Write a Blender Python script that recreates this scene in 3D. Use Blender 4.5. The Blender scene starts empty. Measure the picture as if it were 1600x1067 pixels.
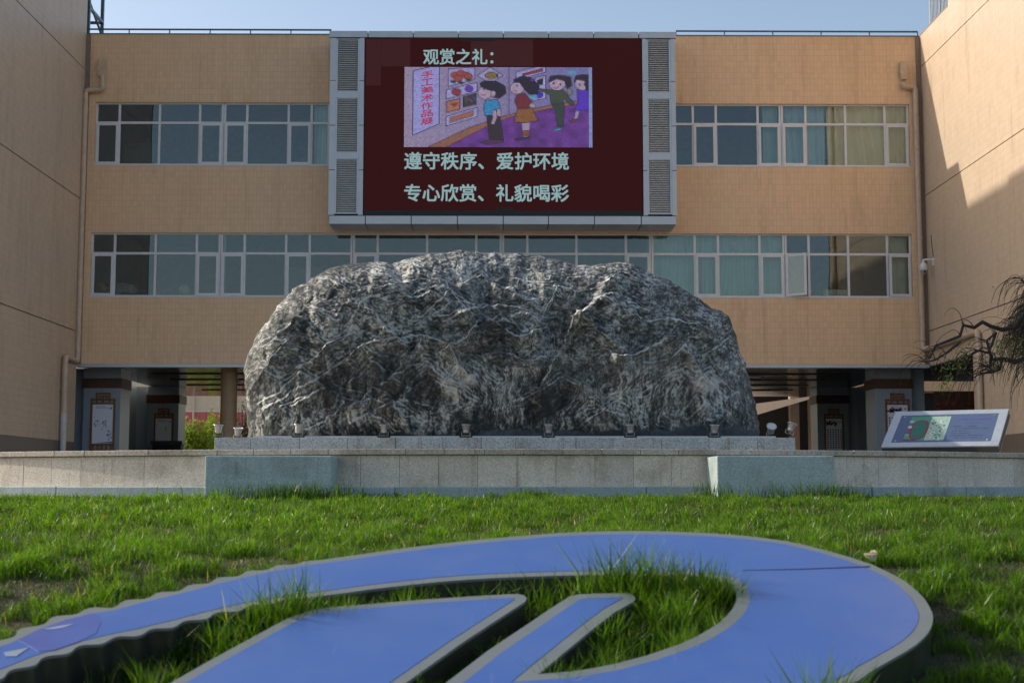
import bpy, bmesh, math, random
import numpy as np
from mathutils import Vector, Matrix
from mathutils.geometry import tessellate_polygon
random.seed(7)
rng = np.random.default_rng(11)
scene = bpy.context.scene
COL = scene.collection
PI = math.pi

# ------------------------------------------------------------------ camera
PITCH = math.radians(5.82); YAW = math.radians(0.567); FPX = 2222.0
cam_data = bpy.data.cameras.new('camera')
cam_data.lens = 50.0; cam_data.sensor_width = 36.0; cam_data.clip_start = 0.1; cam_data.clip_end = 3000
cam = bpy.data.objects.new('camera', cam_data); COL.objects.link(cam)
cam.location = (0, 0, 0)
cam.rotation_euler = (PI / 2 + PITCH, 0, -YAW)
cam_data.dof.use_dof = True; cam_data.dof.focus_distance = 20.6; cam_data.dof.aperture_fstop = 4.5
scene.camera = cam

# ------------------------------------------------------------------ sky, sun, exposure
SUN = Vector((-0.842, 0.232, 0.487)).normalized()
world = bpy.data.worlds.new("World"); scene.world = world; world.use_nodes = True
wn = world.node_tree.nodes; wl = world.node_tree.links; wn.clear()
sky = wn.new('ShaderNodeTexSky'); sky.sky_type = 'NISHITA'; sky.sun_disc = False
sky.sun_elevation = math.asin(SUN.z); sky.sun_rotation = math.atan2(SUN.x, SUN.y)
sky.air_density = 1.0; sky.dust_density = 2.8; sky.ozone_density = 0.8; sky.altitude = 300
bg = wn.new('ShaderNodeBackground'); bg.inputs['Strength'].default_value = 0.112
wo = wn.new('ShaderNodeOutputWorld')
tint = wn.new('ShaderNodeMix'); tint.data_type = 'RGBA'; tint.blend_type = 'MULTIPLY'; tint.inputs[0].default_value = 1.0
tint.inputs[7].default_value = (1.04, 1.0, 0.95, 1)          # hazy spring air, a little warmer than the clean model sky
wl.new(sky.outputs[0], tint.inputs[6]); wl.new(tint.outputs[2], bg.inputs[0]); wl.new(bg.outputs[0], wo.inputs[0])
sun_d = bpy.data.lights.new('sun', 'SUN'); sun_d.energy = 2.2; sun_d.angle = math.radians(0.53); sun_d.color = (1.0, 0.93, 0.82)
sun = bpy.data.objects.new('sun', sun_d); COL.objects.link(sun)
sun.rotation_euler = (-SUN).to_track_quat('-Z', 'Y').to_euler()
scene.view_settings.view_transform = 'Standard'; scene.view_settings.look = 'None'
scene.view_settings.gamma = 1.0; scene.view_settings.use_curve_mapping = False
scene.view_settings.exposure = 0.86
scene.render.engine = 'CYCLES'
try:
    scene.cycles.use_denoising = True
    scene.cycles.max_bounces = 8; scene.cycles.diffuse_bounces = 4; scene.cycles.glossy_bounces = 4
    scene.cycles.transparent_max_bounces = 12
    scene.cycles.sample_clamp_indirect = 8
except Exception:
    pass

# ------------------------------------------------------------------ measuring: pixel of the 1600x1067 photo -> point
_R = Vector((math.cos(YAW), -math.sin(YAW), 0))
_F = Vector((math.sin(YAW) * math.cos(PITCH), math.cos(YAW) * math.cos(PITCH), math.sin(PITCH)))
_U = _R.cross(_F)
def ray(px, py):
    return _F + _R * ((px - 800) / FPX) + _U * ((533.5 - py) / FPX)
def at(px, py, Y):
    r = ray(px, py); return r * (Y / r.y)
def atX(px, py, X):
    r = ray(px, py); return r * (X / r.x)
def on_slope(px, py, c, m):          # plane z = c + m*y
    r = ray(px, py); return r * (c / (r.z - m * r.y))

# ------------------------------------------------------------------ object helpers
LOC = {}
def tag(o, label=None, cat=None, group=None, kind=None):
    if label: o['label'] = label
    if cat: o['category'] = cat
    if group: o['group'] = group
    if kind: o['kind'] = kind
    return o
def empty(name, loc, label, cat, group=None, rot=None):
    o = bpy.data.objects.new(name, None); COL.objects.link(o)
    o.location = loc; o.empty_display_size = 0.2
    if rot: o.rotation_euler = rot
    LOC[o.name] = Vector(loc)
    return tag(o, label, cat, group)
def children(o):
    return [c for c in COL.objects if c.parent == o]
def copy_tree(o, parent=None, label=None):
    kids = list(o.children)
    c = o.copy(); COL.objects.link(c)
    if parent: c.parent = parent
    if label: c['label'] = label
    for k in kids: copy_tree(k, c)
    return c

class MB:
    """collects shapes, links them as ONE mesh object"""
    def __init__(s): s.v = []; s.f = []; s.sm = []
    def add(s, vs, fs, smooth=False):
        n = len(s.v); s.v += [tuple(p) for p in vs]
        s.f += [tuple(i + n for i in f) for f in fs]; s.sm += [smooth] * len(fs); return s
    def box(s, x0, x1, y0, y1, z0, z1):
        v = [(x0,y0,z0),(x1,y0,z0),(x1,y1,z0),(x0,y1,z0),(x0,y0,z1),(x1,y0,z1),(x1,y1,z1),(x0,y1,z1)]
        return s.add(v, [(0,3,2,1),(4,5,6,7),(0,1,5,4),(1,2,6,5),(2,3,7,6),(3,0,4,7)])
    def prism(s, poly, dvec):
        """poly: list of 3-D points of a flat polygon, extruded by dvec (front is poly)"""
        n = len(poly); P = [Vector(p) for p in poly]; d = Vector(dvec); Q = [p + d for p in P]
        tris = tessellate_polygon([P])
        nrm = Vector((0,0,0))
        for i in range(n): nrm += P[i].cross(P[(i+1) % n])
        fs = []
        for t in tris:
            a, b, c = t
            fl = (P[b]-P[a]).cross(P[c]-P[a]).dot(d) < 0
            t1 = (a,b,c) if fl else (a,c,b)
            fs.append(t1); fs.append(tuple(n + i for i in reversed(t1)))
        for i in range(n):
            j = (i+1) % n
            q = (i, j, n+j, n+i) if nrm.dot(d) > 0 else (j, i, n+i, n+j)
            fs.append(q)
        return s.add(P + Q, fs)
    def tube(s, pts, r, n=8, cap=True, smooth=True):
        P = [Vector(p) for p in pts]; R = r if isinstance(r, (list, tuple)) else [r] * len(P)
        vs = []; fs = []
        up = Vector((0.13, 0.31, 0.94))
        for i, p in enumerate(P):
            a = P[max(0, i-1)]; b = P[min(len(P)-1, i+1)]
            t = (b - a)
            if t.length < 1e-9: t = Vector((0,0,1))
            t.normalize()
            if abs(t.dot(up)) > 0.95: up2 = Vector((1,0,0.1))
            else: up2 = up
            u = t.cross(up2).normalized(); w = u.cross(t).normalized(); up = w
            # mitre so bends keep their section
            for k in range(n):
                an = 2*PI*k/n
                vs.append(p + (u*math.cos(an) + w*math.sin(an)) * R[i])
        for i in range(len(P)-1):
            for k in range(n):
                k2 = (k+1) % n
                fs.append((i*n+k, i*n+k2, (i+1)*n+k2, (i+1)*n+k))
        s.add(vs, fs, smooth)
        if cap:
            s.add(vs[:n], [tuple(range(n))[::-1]]); s.add(vs[-n:], [tuple(range(n))])
        return s
    def lathe(s, prof, c=(0,0,0), n=20, M=None, smooth=True):
        """prof: (r, z) list"""
        vs = []; fs = []
        for r, z in prof:
            for k in range(n):
                an = 2*PI*k/n
                p = Vector((r*math.cos(an), r*math.sin(an), z))
                if M: p = M @ p
                vs.append(p + Vector(c))
        for i in range(len(prof)-1):
            for k in range(n):
                k2 = (k+1) % n
                fs.append((i*n+k, i*n+k2, (i+1)*n+k2, (i+1)*n+k))
        return s.add(vs, fs, smooth)
    def build(s, name, mat, parent=None, bevel=0, label=None, kind=None):
        me = bpy.data.meshes.new(name)
        off = Vector((0,0,0))
        if parent is not None:
            q = parent
            while q.parent is not None: q = q.parent
            off = LOC.get(q.name, Vector((0,0,0)))
        me.from_pydata([(p[0]-off.x, p[1]-off.y, p[2]-off.z) for p in s.v], [], s.f)
        me.polygons.foreach_set('use_smooth', s.sm)
        me.materials.append(mat); me.update()
        o = bpy.data.objects.new(name, me); COL.objects.link(o)
        if parent is not None: o.parent = parent
        if bevel:
            b = o.modifiers.new('edge', 'BEVEL'); b.width = bevel; b.segments = 2; b.limit_method = 'ANGLE'; b.angle_limit = math.radians(40)
        if label: o['label'] = label
        if kind: o['kind'] = kind
        return o
def box(name, mat, parent, x0, x1, y0, y1, z0, z1, bevel=0, **k):
    return MB().box(x0, x1, y0, y1, z0, z1).build(name, mat, parent, bevel, **k)

# ------------------------------------------------------------------ materials
def new_mat(name):
    m = bpy.data.materials.new(name); m.use_nodes = True
    nt = m.node_tree; b = nt.nodes['Principled BSDF']
    return m, nt, b
def N(nt, typ, **kw):
    n = nt.nodes.new(typ)
    for k, v in kw.items(): setattr(n, k, v)
    return n
def L(nt, a, b): nt.links.new(a, b)
def ramp(nt, fac, stops):
    r = N(nt, 'ShaderNodeValToRGB'); e = r.color_ramp.elements
    e[0].position, e[0].color = stops[0][0], (*stops[0][1], 1)
    e[1].position, e[1].color = stops[-1][0], (*stops[-1][1], 1)
    for p, c in stops[1:-1]:
        x = e.new(p); x.color = (*c, 1)
    L(nt, fac, r.inputs[0]); return r.outputs[0]
def noise(nt, vec, scale, detail=4, rough=0.55, dist=0.0):
    n = N(nt, 'ShaderNodeTexNoise'); n.inputs['Scale'].default_value = scale
    n.inputs['Detail'].default_value = detail; n.inputs['Roughness'].default_value = rough
    n.inputs['Distortion'].default_value = dist
    if vec is not None: L(nt, vec, n.inputs['Vector'])
    return n.outputs['Fac']
def mixc(nt, fac, a, b, mode='MIX'):
    m = N(nt, 'ShaderNodeMix', data_type='RGBA', blend_type=mode)
    for sock, v in ((m.inputs[0], fac), (m.inputs[6], a), (m.inputs[7], b)):
        if isinstance(v, (int, float)): sock.default_value = v
        elif isinstance(v, tuple): sock.default_value = (*v, 1) if len(v) == 3 else v
        else: L(nt, v, sock)
    return m.outputs[2]
def math_n(nt, op, a, b=None):
    m = N(nt, 'ShaderNodeMath', operation=op)
    for i, v in enumerate((a, b)):
        if v is None: continue
        if isinstance(v, (int, float)): m.inputs[i].default_value = v
        else: L(nt, v, m.inputs[i])
    return m.outputs[0]
def bump(nt, b, height, strength=0.3, dist=0.01):
    n = N(nt, 'ShaderNodeBump'); n.inputs['Strength'].default_value = strength; n.inputs['Distance'].default_value = dist
    L(nt, height, n.inputs['Height']); L(nt, n.outputs[0], b.inputs['Normal'])
def geo_pos(nt): return N(nt, 'ShaderNodeNewGeometry').outputs['Position']
def obj_pos(nt): return N(nt, 'ShaderNodeTexCoord').outputs['Object']

def plain(name, col, rough=0.5, metal=0.0, var=0.12, scale=6.0, bmp=0.0, spec=None, fine=None):
    m, nt, b = new_mat(name)
    pos = geo_pos(nt)
    f = noise(nt, pos, scale, 5, 0.6)
    if fine:
        f2 = noise(nt, pos, fine, 2, 0.6); f = math_n(nt, 'ADD', math_n(nt, 'MULTIPLY', f, 0.5), math_n(nt, 'MULTIPLY', f2, 0.5))
    lo = tuple(c * (1 - var) for c in col); hi = tuple(min(1, c * (1 + var)) for c in col)
    L(nt, ramp(nt, f, [(0.3, lo), (0.7, hi)]), b.inputs['Base Color'])
    r = N(nt, 'ShaderNodeMapRange'); r.inputs[3].default_value = max(0.03, rough - 0.07); r.inputs[4].default_value = min(1, rough + 0.07)
    L(nt, f, r.inputs[0]); L(nt, r.outputs[0], b.inputs['Roughness'])
    b.inputs['Metallic'].default_value = metal
    if spec is not None: b.inputs['Specular IOR Level'].default_value = spec
    if bmp: bump(nt, b, f, bmp, 0.01)
    return m

def tile_mat(name, axis, base, tw=0.106, th=0.172, mort=0.86):
    """stack-bond ceramic facade tiles; axis 'x' for the front, 'y' for the side wings"""
    m, nt, b = new_mat(name)
    pos = geo_pos(nt)
    sp = N(nt, 'ShaderNodeSeparateXYZ'); L(nt, pos, sp.inputs[0])
    cb = N(nt, 'ShaderNodeCombineXYZ')
    L(nt, sp.outputs[0 if axis == 'x' else 1], cb.inputs[0]); L(nt, sp.outputs[2], cb.inputs[1])
    br = N(nt, 'ShaderNodeTexBrick'); br.offset = 0.0; br.squash = 1.0
    br.inputs['Scale'].default_value = 1.0; br.inputs['Brick Width'].default_value = tw; br.inputs['Row Height'].default_value = th
    br.inputs['Mortar Size'].default_value = 0.0055; br.inputs['Mortar Smooth'].default_value = 0.3; br.inputs['Bias'].default_value = -0.35
    br.inputs['Color1'].default_value = (*[c * 1.06 for c in base], 1)
    br.inputs['Color2'].default_value = (base[0]*0.96, base[1]*0.945, base[2]*0.92, 1)
    br.inputs['Mortar'].default_value = (*[c * mort for c in base], 1)
    L(nt, cb.outputs[0], br.inputs['Vector'])
    # weathering: streaks run down, broad blotches
    mp = N(nt, 'ShaderNodeMapping'); mp.inputs['Scale'].default_value = (1.6, 1.6, 0.16); L(nt, pos, mp.inputs[0])
    st = noise(nt, mp.outputs[0], 2.2, 5, 0.62)
    bl = noise(nt, pos, 0.35, 4, 0.5)
    k = math_n(nt, 'ADD', math_n(nt, 'MULTIPLY', st, 0.65), math_n(nt, 'MULTIPLY', bl, 0.35))
    dirt = ramp(nt, k, [(0.32, (0.84, 0.81, 0.78)), (0.47, (0.98, 0.975, 0.97)), (0.70, (1.03, 1.025, 1.01))])
    sp2 = noise(nt, pos, 9.0, 3, 0.7)
    spots = ramp(nt, sp2, [(0.25, (0.72, 0.68, 0.62)), (0.36, (1, 1, 1)), (1.0, (1, 1, 1))])
    mp2 = N(nt, 'ShaderNodeMapping'); mp2.inputs['Scale'].default_value = (2.6, 2.6, 0.30); L(nt, pos, mp2.inputs[0])
    run = ramp(nt, noise(nt, mp2.outputs[0], 1.0, 6, 0.68), [(0.30, (0.66, 0.62, 0.58)), (0.40, (0.98, 0.98, 0.98)), (0.8, (1, 1, 1))])
    c = mixc(nt, 1.0, br.outputs['Color'], dirt, 'MULTIPLY'); c = mixc(nt, 0.6, c, run, 'MULTIPLY'); c = mixc(nt, 0.5, c, spots, 'MULTIPLY')
    L(nt, c, b.inputs['Base Color'])
    b.inputs['Roughness'].default_value = 0.42; b.inputs['Specular IOR Level'].default_value = 0.35
    inv = math_n(nt, 'SUBTRACT', 1.0, br.outputs['Fac'])
    bump(nt, b, inv, 0.35, 0.004)
    return m

def granite(name, base, speck=0.5, scale=160, rough=0.6):
    m, nt, b = new_mat(name); pos = geo_pos(nt)
    v = N(nt, 'ShaderNodeTexVoronoi'); v.inputs['Scale'].default_value = scale; L(nt, pos, v.inputs['Vector'])
    g = N(nt, 'ShaderNodeSeparateColor'); L(nt, v.outputs['Color'], g.inputs[0])
    f = noise(nt, pos, 70, 3, 0.7)
    s = math_n(nt, 'ADD', math_n(nt, 'MULTIPLY', g.outputs[0], 0.55), math_n(nt, 'MULTIPLY', f, 0.45))
    col = ramp(nt, s, [(0.22, tuple(c * (1 - speck) for c in base)), (0.5, base), (0.8, tuple(min(1, c * (1 + speck * 0.55)) for c in base))])
    oi = N(nt, 'ShaderNodeObjectInfo')
    per = ramp(nt, oi.outputs['Random'], [(0.0, (0.90, 0.89, 0.88)), (1.0, (1.07, 1.06, 1.05))])
    big = noise(nt, pos, 1.7, 5, 0.65)
    st = ramp(nt, big, [(0.30, (0.70, 0.66, 0.60)), (0.48, (1, 1, 1)), (1, (1.03, 1.03, 1.03))])
    c = mixc(nt, 1.0, col, per, 'MULTIPLY'); c = mixc(nt, 1.0, c, st, 'MULTIPLY')
    mp = N(nt, 'ShaderNodeMapping'); mp.inputs['Scale'].default_value = (5.5, 5.5, 0.5); L(nt, pos, mp.inputs[0])
    sk = noise(nt, mp.outputs[0], 1.6, 5, 0.7)
    c = mixc(nt, 0.75, c, ramp(nt, sk, [(0.30, (0.62, 0.57, 0.50)), (0.43, (0.97, 0.96, 0.95)), (0.70, (1.05, 1.05, 1.05))]), 'MULTIPLY')
    L(nt, c, b.inputs['Base Color']); b.inputs['Roughness'].default_value = rough
    b.inputs['Specular IOR Level'].default_value = 0.3
    bump(nt, b, s, 0.25, 0.003)
    return m

def glass_mat(name, tint, refl=0.10, rough=0.0):
    m, nt, b = new_mat(name); nt.nodes.remove(b)
    out = nt.nodes['Material Output']
    tr = N(nt, 'ShaderNodeBsdfTransparent'); tr.inputs[0].default_value = (*tint, 1)
    gl = N(nt, 'ShaderNodeBsdfGlossy'); gl.inputs['Roughness'].default_value = rough; gl.inputs[0].default_value = (0.92, 0.98, 1.0, 1)
    fr = N(nt, 'ShaderNodeFresnel'); fr.inputs[0].default_value = 1.5
    k = math_n(nt, 'ADD', fr.outputs[0], refl)
    pos = obj_pos(nt)
    nb = N(nt, 'ShaderNodeBump'); nb.inputs['Strength'].default_value = 0.03; nb.inputs['Distance'].default_value = 0.05
    L(nt, noise(nt, pos, 1.3, 1, 0.4), nb.inputs['Height']); L(nt, nb.outputs[0], gl.inputs['Normal'])
    mx = N(nt, 'ShaderNodeMixShader'); L(nt, k, mx.inputs[0]); L(nt, tr.outputs[0], mx.inputs[1]); L(nt, gl.outputs[0], mx.inputs[2])
    L(nt, mx.outputs[0], out.inputs['Surface'])
    return m

def emit_mat(name, col, strength, base=(0.01,0.01,0.01), rough=0.6):
    m, nt, b = new_mat(name)
    b.inputs['Base Color'].default_value = (*base, 1); b.inputs['Roughness'].default_value = rough
    b.inputs['Emission Color'].default_value = (*col, 1); b.inputs['Emission Strength'].default_value = strength
    return m
def attr_mat(name, attr, rough=0.8, emit=0.0, translucent=0.0):
    m, nt, b = new_mat(name)
    a = N(nt, 'ShaderNodeAttribute'); a.attribute_name = attr
    L(nt, a.outputs['Color'], b.inputs['Base Color']); b.inputs['Roughness'].default_value = rough
    if emit:
        L(nt, a.outputs['Color'], b.inputs['Emission Color']); b.inputs['Emission Strength'].default_value = emit
        b.inputs['Base Color'].default_value = (0.02,0.02,0.02,1); nt.links.remove(b.inputs['Base Color'].links[0])
    return m

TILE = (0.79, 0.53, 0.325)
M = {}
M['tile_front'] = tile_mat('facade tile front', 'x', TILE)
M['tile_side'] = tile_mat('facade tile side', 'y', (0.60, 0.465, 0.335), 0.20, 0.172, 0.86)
M['tile_base'] = tile_mat('dark base tile', 'y', (0.20, 0.155, 0.125), 0.3, 0.3)
M['joint'] = plain('joint dark', (0.05, 0.045, 0.04), 0.9)
M['cover'] = plain('joint cover brown', (0.235, 0.17, 0.125), 0.5)
M['pipe'] = plain('painted pipe', (0.56, 0.42, 0.30), 0.4, bmp=0.05)
M['pipe_white'] = plain('pale pipe', (0.58, 0.56, 0.54), 0.4)
M['frame'] = plain('window frame', (0.70, 0.69, 0.70), 0.35, var=0.05)
M['glass'] = glass_mat('window glass', (0.83, 0.89, 0.885), 0.03)
M['glass_tower'] = glass_mat('tower glass', (0.93, 0.98, 1.0), 0.02)
M['room'] = plain('room wall', (0.42, 0.46, 0.47), 0.8)
M['room_dark'] = plain('room floor', (0.22, 0.21, 0.20), 0.6)
M['alu'] = plain('aluminium cladding', (0.50, 0.53, 0.565), 0.34, 0.35, var=0.06, scale=2.0)
M['alu_dark'] = plain('louvre slat metal', (0.60, 0.60, 0.58), 0.45, 0.1, var=0.1)
M['black'] = plain('black', (0.012, 0.012, 0.013), 0.6)
M['rail'] = plain('teal rail paint', (0.07, 0.14, 0.16), 0.4)
M['steel'] = plain('brushed steel', (0.46, 0.45, 0.43), 0.28, 0.65, var=0.08)
M['white_plastic'] = plain('white plastic', (0.72, 0.72, 0.72), 0.35, var=0.04)
M['granite_warm'] = granite('warm granite', (0.72, 0.64, 0.54), 0.42)
M['granite_cap'] = granite('cap granite', (0.50, 0.44, 0.37), 0.5, 120)
M['granite_blue'] = granite('blue grey granite', (0.38, 0.47, 0.475), 0.38)
M['granite_plinth'] = granite('plinth granite', (0.43, 0.46, 0.46), 0.55, 110)
M['paving'] = granite('plaza paving', (0.42, 0.395, 0.35), 0.3, 60)
M['wood'] = plain('brown lacquered wood', (0.20, 0.075, 0.022), 0.45, var=0.25, scale=14)
M['wood_dark'] = plain('dark brown band', (0.075, 0.032, 0.016), 0.5, var=0.25, scale=10)
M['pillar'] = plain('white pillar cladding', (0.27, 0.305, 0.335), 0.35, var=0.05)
M['ceiling'] = plain('glossy ceiling panel', (0.045, 0.055, 0.05), 0.14, 0.2, var=0.15, scale=1.5)
M['poster'] = plain('poster paper', (0.74, 0.74, 0.80), 0.5, var=0.03)
M['ink'] = plain('ink', (0.03, 0.032, 0.04), 0.6)
M['curtain_teal'] = plain('teal curtain', (0.62, 0.74, 0.66), 0.9, var=0.07, scale=3)
M['curtain_cream_reflect'] = plain('curtain in reflected cream', (0.84, 0.78, 0.60), 0.9, var=0.06, scale=3)  # pale curtain with the sunlit wing's reflection mixed in as cream
M['curtain_blue'] = plain('pale blue curtain', (0.68, 0.76, 0.80), 0.9, var=0.06, scale=3)

# =================================================================== SETTING: ground, lawn bank, plaza
GZ = 0.40                                           # level of the plaza behind the low wall
ARC_R = 13.4; ARC_X = -0.1; ARC_Y = 17.0 + ARC_R    # the low wall bulges towards the viewer
SC, SM = -2.114, 0.26                               # plane of the blue lettering: z = SC + SM*y
def lawn_z(x, y):
    bank = SC - 0.19 + SM * y
    gentle = -0.15 - 0.026 * (16.5 - y)
    k = 0.10
    h = np.clip(0.5 + 0.5 * (bank - gentle) / k, 0, 1)
    z = bank * (1 - h) + gentle * h - k * h * (1 - h)
    return np.maximum(z, -1.62 + 0 * y)
def vnoise(x, y, seed=0):
    xi = np.floor(x).astype(np.int64); yi = np.floor(y).astype(np.int64)
    xf = x - xi; yf = y - yi
    u = xf * xf * xf * (xf * (xf * 6 - 15) + 10); v = yf * yf * yf * (yf * (yf * 6 - 15) + 10)
    def h(a, b):
        n = (a * 374761393 + b * 668265263 + seed * 974634777) & 0xffffffff
        n = ((n ^ (n >> 13)) * 1274126177) & 0xffffffff
        return ((n ^ (n >> 16)) & 0xffff) / 32767.5 - 1
    a, b, c, d = h(xi, yi), h(xi + 1, yi), h(xi, yi + 1), h(xi + 1, yi + 1)
    return (a * (1 - u) + b * u) * (1 - v) + (c * (1 - u) + d * u) * v
def fbm(x, y, seed=0, octv=5, gain=0.5, lac=2.03):
    s = 0; a = 1; t = 0
    for i in range(octv):
        s = s + a * vnoise(x, y, seed + i * 17); t += a; a *= gain; x = x * lac + 3.7; y = y * lac + 1.3
    return s / t
def grid_mesh(name, X, Y, Z, mat, parent=None, smooth=True):
    nr, nc = X.shape
    co = np.stack([X, Y, Z], -1).reshape(-1, 3).astype(np.float32)
    idx = np.arange(nr * nc).reshape(nr, nc)
    q = np.stack([idx[:-1, :-1], idx[:-1, 1:], idx[1:, 1:], idx[1:, :-1]], -1).reshape(-1, 4)
    return fast_mesh(name, co, q, mat, parent, smooth)
def fast_mesh(name, co, faces, mat, parent=None, smooth=False):
    me = bpy.data.meshes.new(name); k = faces.shape[1]
    me.vertices.add(len(co)); me.vertices.foreach_set('co', co.astype(np.float32).ravel())
    me.loops.add(faces.size); me.loops.foreach_set('vertex_index', faces.astype(np.int32).ravel())
    me.polygons.add(len(faces)); me.polygons.foreach_set('loop_start', np.arange(0, faces.size, k, dtype=np.int32))
    me.polygons.foreach_set('loop_total', np.full(len(faces), k, dtype=np.int32))
    me.polygons.foreach_set('use_smooth', np.full(len(faces), smooth))
    me.update(calc_edges=True); me.validate()
    me.materials.append(mat)
    o = bpy.data.objects.new(name, me); COL.objects.link(o)
    if parent is not None: o.parent = parent
    return o
def color_attr(o, name, rgb):
    a = o.data.color_attributes.new(name, 'FLOAT_COLOR', 'POINT')
    buf = np.ones((len(o.data.vertices), 4), np.float32); buf[:, :3] = rgb
    a.data.foreach_set('color', buf.ravel())

m, nt, b = new_mat('lawn soil'); pos = geo_pos(nt)
f = noise(nt, pos, 3.0, 6, 0.65); f2 = noise(nt, pos, 45, 3, 0.7)
s = math_n(nt, 'ADD', math_n(nt, 'MULTIPLY', f, 0.6), math_n(nt, 'MULTIPLY', f2, 0.4))
L(nt, ramp(nt, s, [(0.32, (0.022, 0.018, 0.010)), (0.5, (0.055, 0.045, 0.022)), (0.66, (0.11, 0.085, 0.045))]), b.inputs['Base Color'])
b.inputs['Roughness'].default_value = 0.95; bump(nt, b, f2, 0.8, 0.02); M['soil'] = m
M['far_ground'] = plain('far ground', (0.10, 0.11, 0.06), 0.95, var=0.3, scale=0.3)

# the lawn: one sheet, fine in front, running far out to the sides and behind the viewer
ys = np.concatenate([np.linspace(-400, -12, 12), np.linspace(-8, 2.6, 12), np.linspace(3, 17.6, 150), np.linspace(18.2, 30, 12)])
xs = np.concatenate([np.linspace(-400, -14, 14), np.linspace(-12, 12, 190), np.linspace(14, 400, 14)])
XX, YY = np.meshgrid(xs, ys)
ZZ = lawn_z(XX, YY) + 0.018 * fbm(XX * 1.6, YY * 1.6, 5, 4) * (np.abs(XX) < 13)
ZZ = np.where(YY > 17.7, -0.15, ZZ)
lawn = grid_mesh('lawn', XX, YY, ZZ, M['soil']); lawn['kind'] = 'structure'
# plaza behind the wall (top at GZ)
arc = []
for i in range(-60, 61):
    th = i / 60 * math.radians(46); arc.append((ARC_X + (ARC_R - 0.1) * math.sin(th), ARC_Y - (ARC_R - 0.1) * math.cos(th)))
outl = [(-400, arc[0][1])] + arc + [(400, arc[-1][1]), (400, 500), (-400, 500)]
MB().prism([(x, y, GZ) for x, y in outl], (0, 0, -1.2)).build('plaza', M['paving'], kind='structure')

# ------------------------------------------------------------------ low curved podium wall: panels, cap slabs
wall = empty('podium_wall', (ARC_X, 17.0, -0.15), 'low curved granite retaining wall with overhanging cap slabs behind the lawn', 'wall')
def arc_piece(mb, th0, th1, r0, r1, z0, z1, n=3):
    vs = []; fs = []
    for i in range(n + 1):
        th = th0 + (th1 - th0) * i / n
        for r, z in ((r0, z0), (r0, z1), (r1, z1), (r1, z0)):
            vs.append((ARC_X + r * math.sin(th), ARC_Y - r * math.cos(th), z))
    for i in range(n):
        a = i * 4; b = a + 4
        for k in range(4):
            k2 = (k + 1) % 4
            fs.append((a + k, b + k, b + k2, a + k2))
    fs.append((0, 1, 2, 3)); e = n * 4; fs.append((e + 3, e + 2, e + 1, e))
    # outer radius faces the viewer
    return mb.add(vs, fs)
dth = math.radians(2.0); gap = 0.0022 / ARC_R
TH0 = -0.0105
for i in range(-16, 17):
    a = TH0 + i * dth
    j = random.uniform(-0.0025, 0.0025)
    arc_piece(MB(), a + gap, a + dth - gap, ARC_R + j, ARC_R - 0.14, -0.06, 0.372, 2).build('wall_panel', M['granite_warm'], wall)
    j = random.uniform(-0.003, 0.003)
    arc_piece(MB(), a + 0.006 + gap, a + 0.006 + dth - gap, ARC_R + 0.045 + j, ARC_R - 0.42, 0.378, 0.447 + j * 0.5, 2).build('cap_slab', M['granite_cap'], wall, bevel=0.007)
arc_piece(MB(), -16.2 * dth, 17.2 * dth, ARC_R - 0.012, ARC_R - 0.4, -0.3, 0.376, 40).build('mortar_core', M['joint'], wall)
for sx in (-1, 1):   # straight ends outside the picture
    th = sx * 16.6 * dth
    ex = ARC_X + ARC_R * math.sin(th); ey = ARC_Y - ARC_R * math.cos(th)
    box('wall_end', M['granite_warm'], wall, *(sorted((ex, ex + sx * 40))), ey, ey + 0.4, -0.3, 0.40)
# blue-grey kerb stones along the foot of the wall
kerb = empty('kerb', (ARC_X, 16.9, -0.3), 'blue grey granite kerb along the foot of the podium wall', 'kerb')
kth = 1.5 / (ARC_R + 0.1)
for i in range(-6, 7):
    a = 0.028 + i * kth
    arc_piece(MB(), a + 0.0003, a + kth - 0.0003, ARC_R + 0.10, ARC_R - 0.01, -0.4, 0.0 + random.uniform(-0.004, 0.004), 5).build('kerb_stone', M['granite_blue'], kerb, bevel=0.012)
# two granite blocks standing out from the wall
def cheek(x0, x1, label, tint=None):
    c = MB().box(x0, x1, 16.40, 17.32, -0.45, 0.352)
    o = c.build('granite_block', M['granite_blue'], None, bevel=0.014); tag(o, label, 'stone block', 'blocks in front of the wall'); return o
cheek(at(320, 740, 16.4).x, at(518, 740, 16.4).x, 'blue grey granite block before the wall, below the rock\'s left end')
cheek(at(1120.5, 740, 16.4).x, at(1304, 740, 16.4).x, 'blue grey granite block before the wall with a brightly sunlit left end')

# ------------------------------------------------------------------ plinth under the rock
PY = 19.45; px0 = at(335, 690, PY).x; px1 = at(1243, 690, PY).x; PZ = at(800, 683.5, PY).z
plinth = empty('rock_plinth', ((px0 + px1) / 2, PY, GZ), 'low grey granite plinth carrying the big banded rock', 'plinth')
cuts = [335, 392, 468, 543, 618, 692, 752, 806, 900, 958, 1034, 1108, 1184, 1243]
for a, c in zip(cuts[:-1], cuts[1:]):
    xa = at(a, 690, PY).x; xb = at(c, 690, PY).x
    j = random.uniform(-0.004, 0.004)
    box('plinth_stone', M['granite_plinth'], plinth, xa + 0.002, xb - 0.002, PY + j, PY + 0.5, GZ, PZ, bevel=0.008)
    box('plinth_stone', M['granite_plinth'], plinth, xa + 0.002, xb - 0.002, PY + 3.6, PY + 4.1, GZ, PZ, bevel=0.008)
box('plinth_core', M['granite_plinth'], plinth, px0 + 0.004, px1 - 0.004, PY + 0.502, PY + 3.598, GZ, PZ - 0.003)

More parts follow.
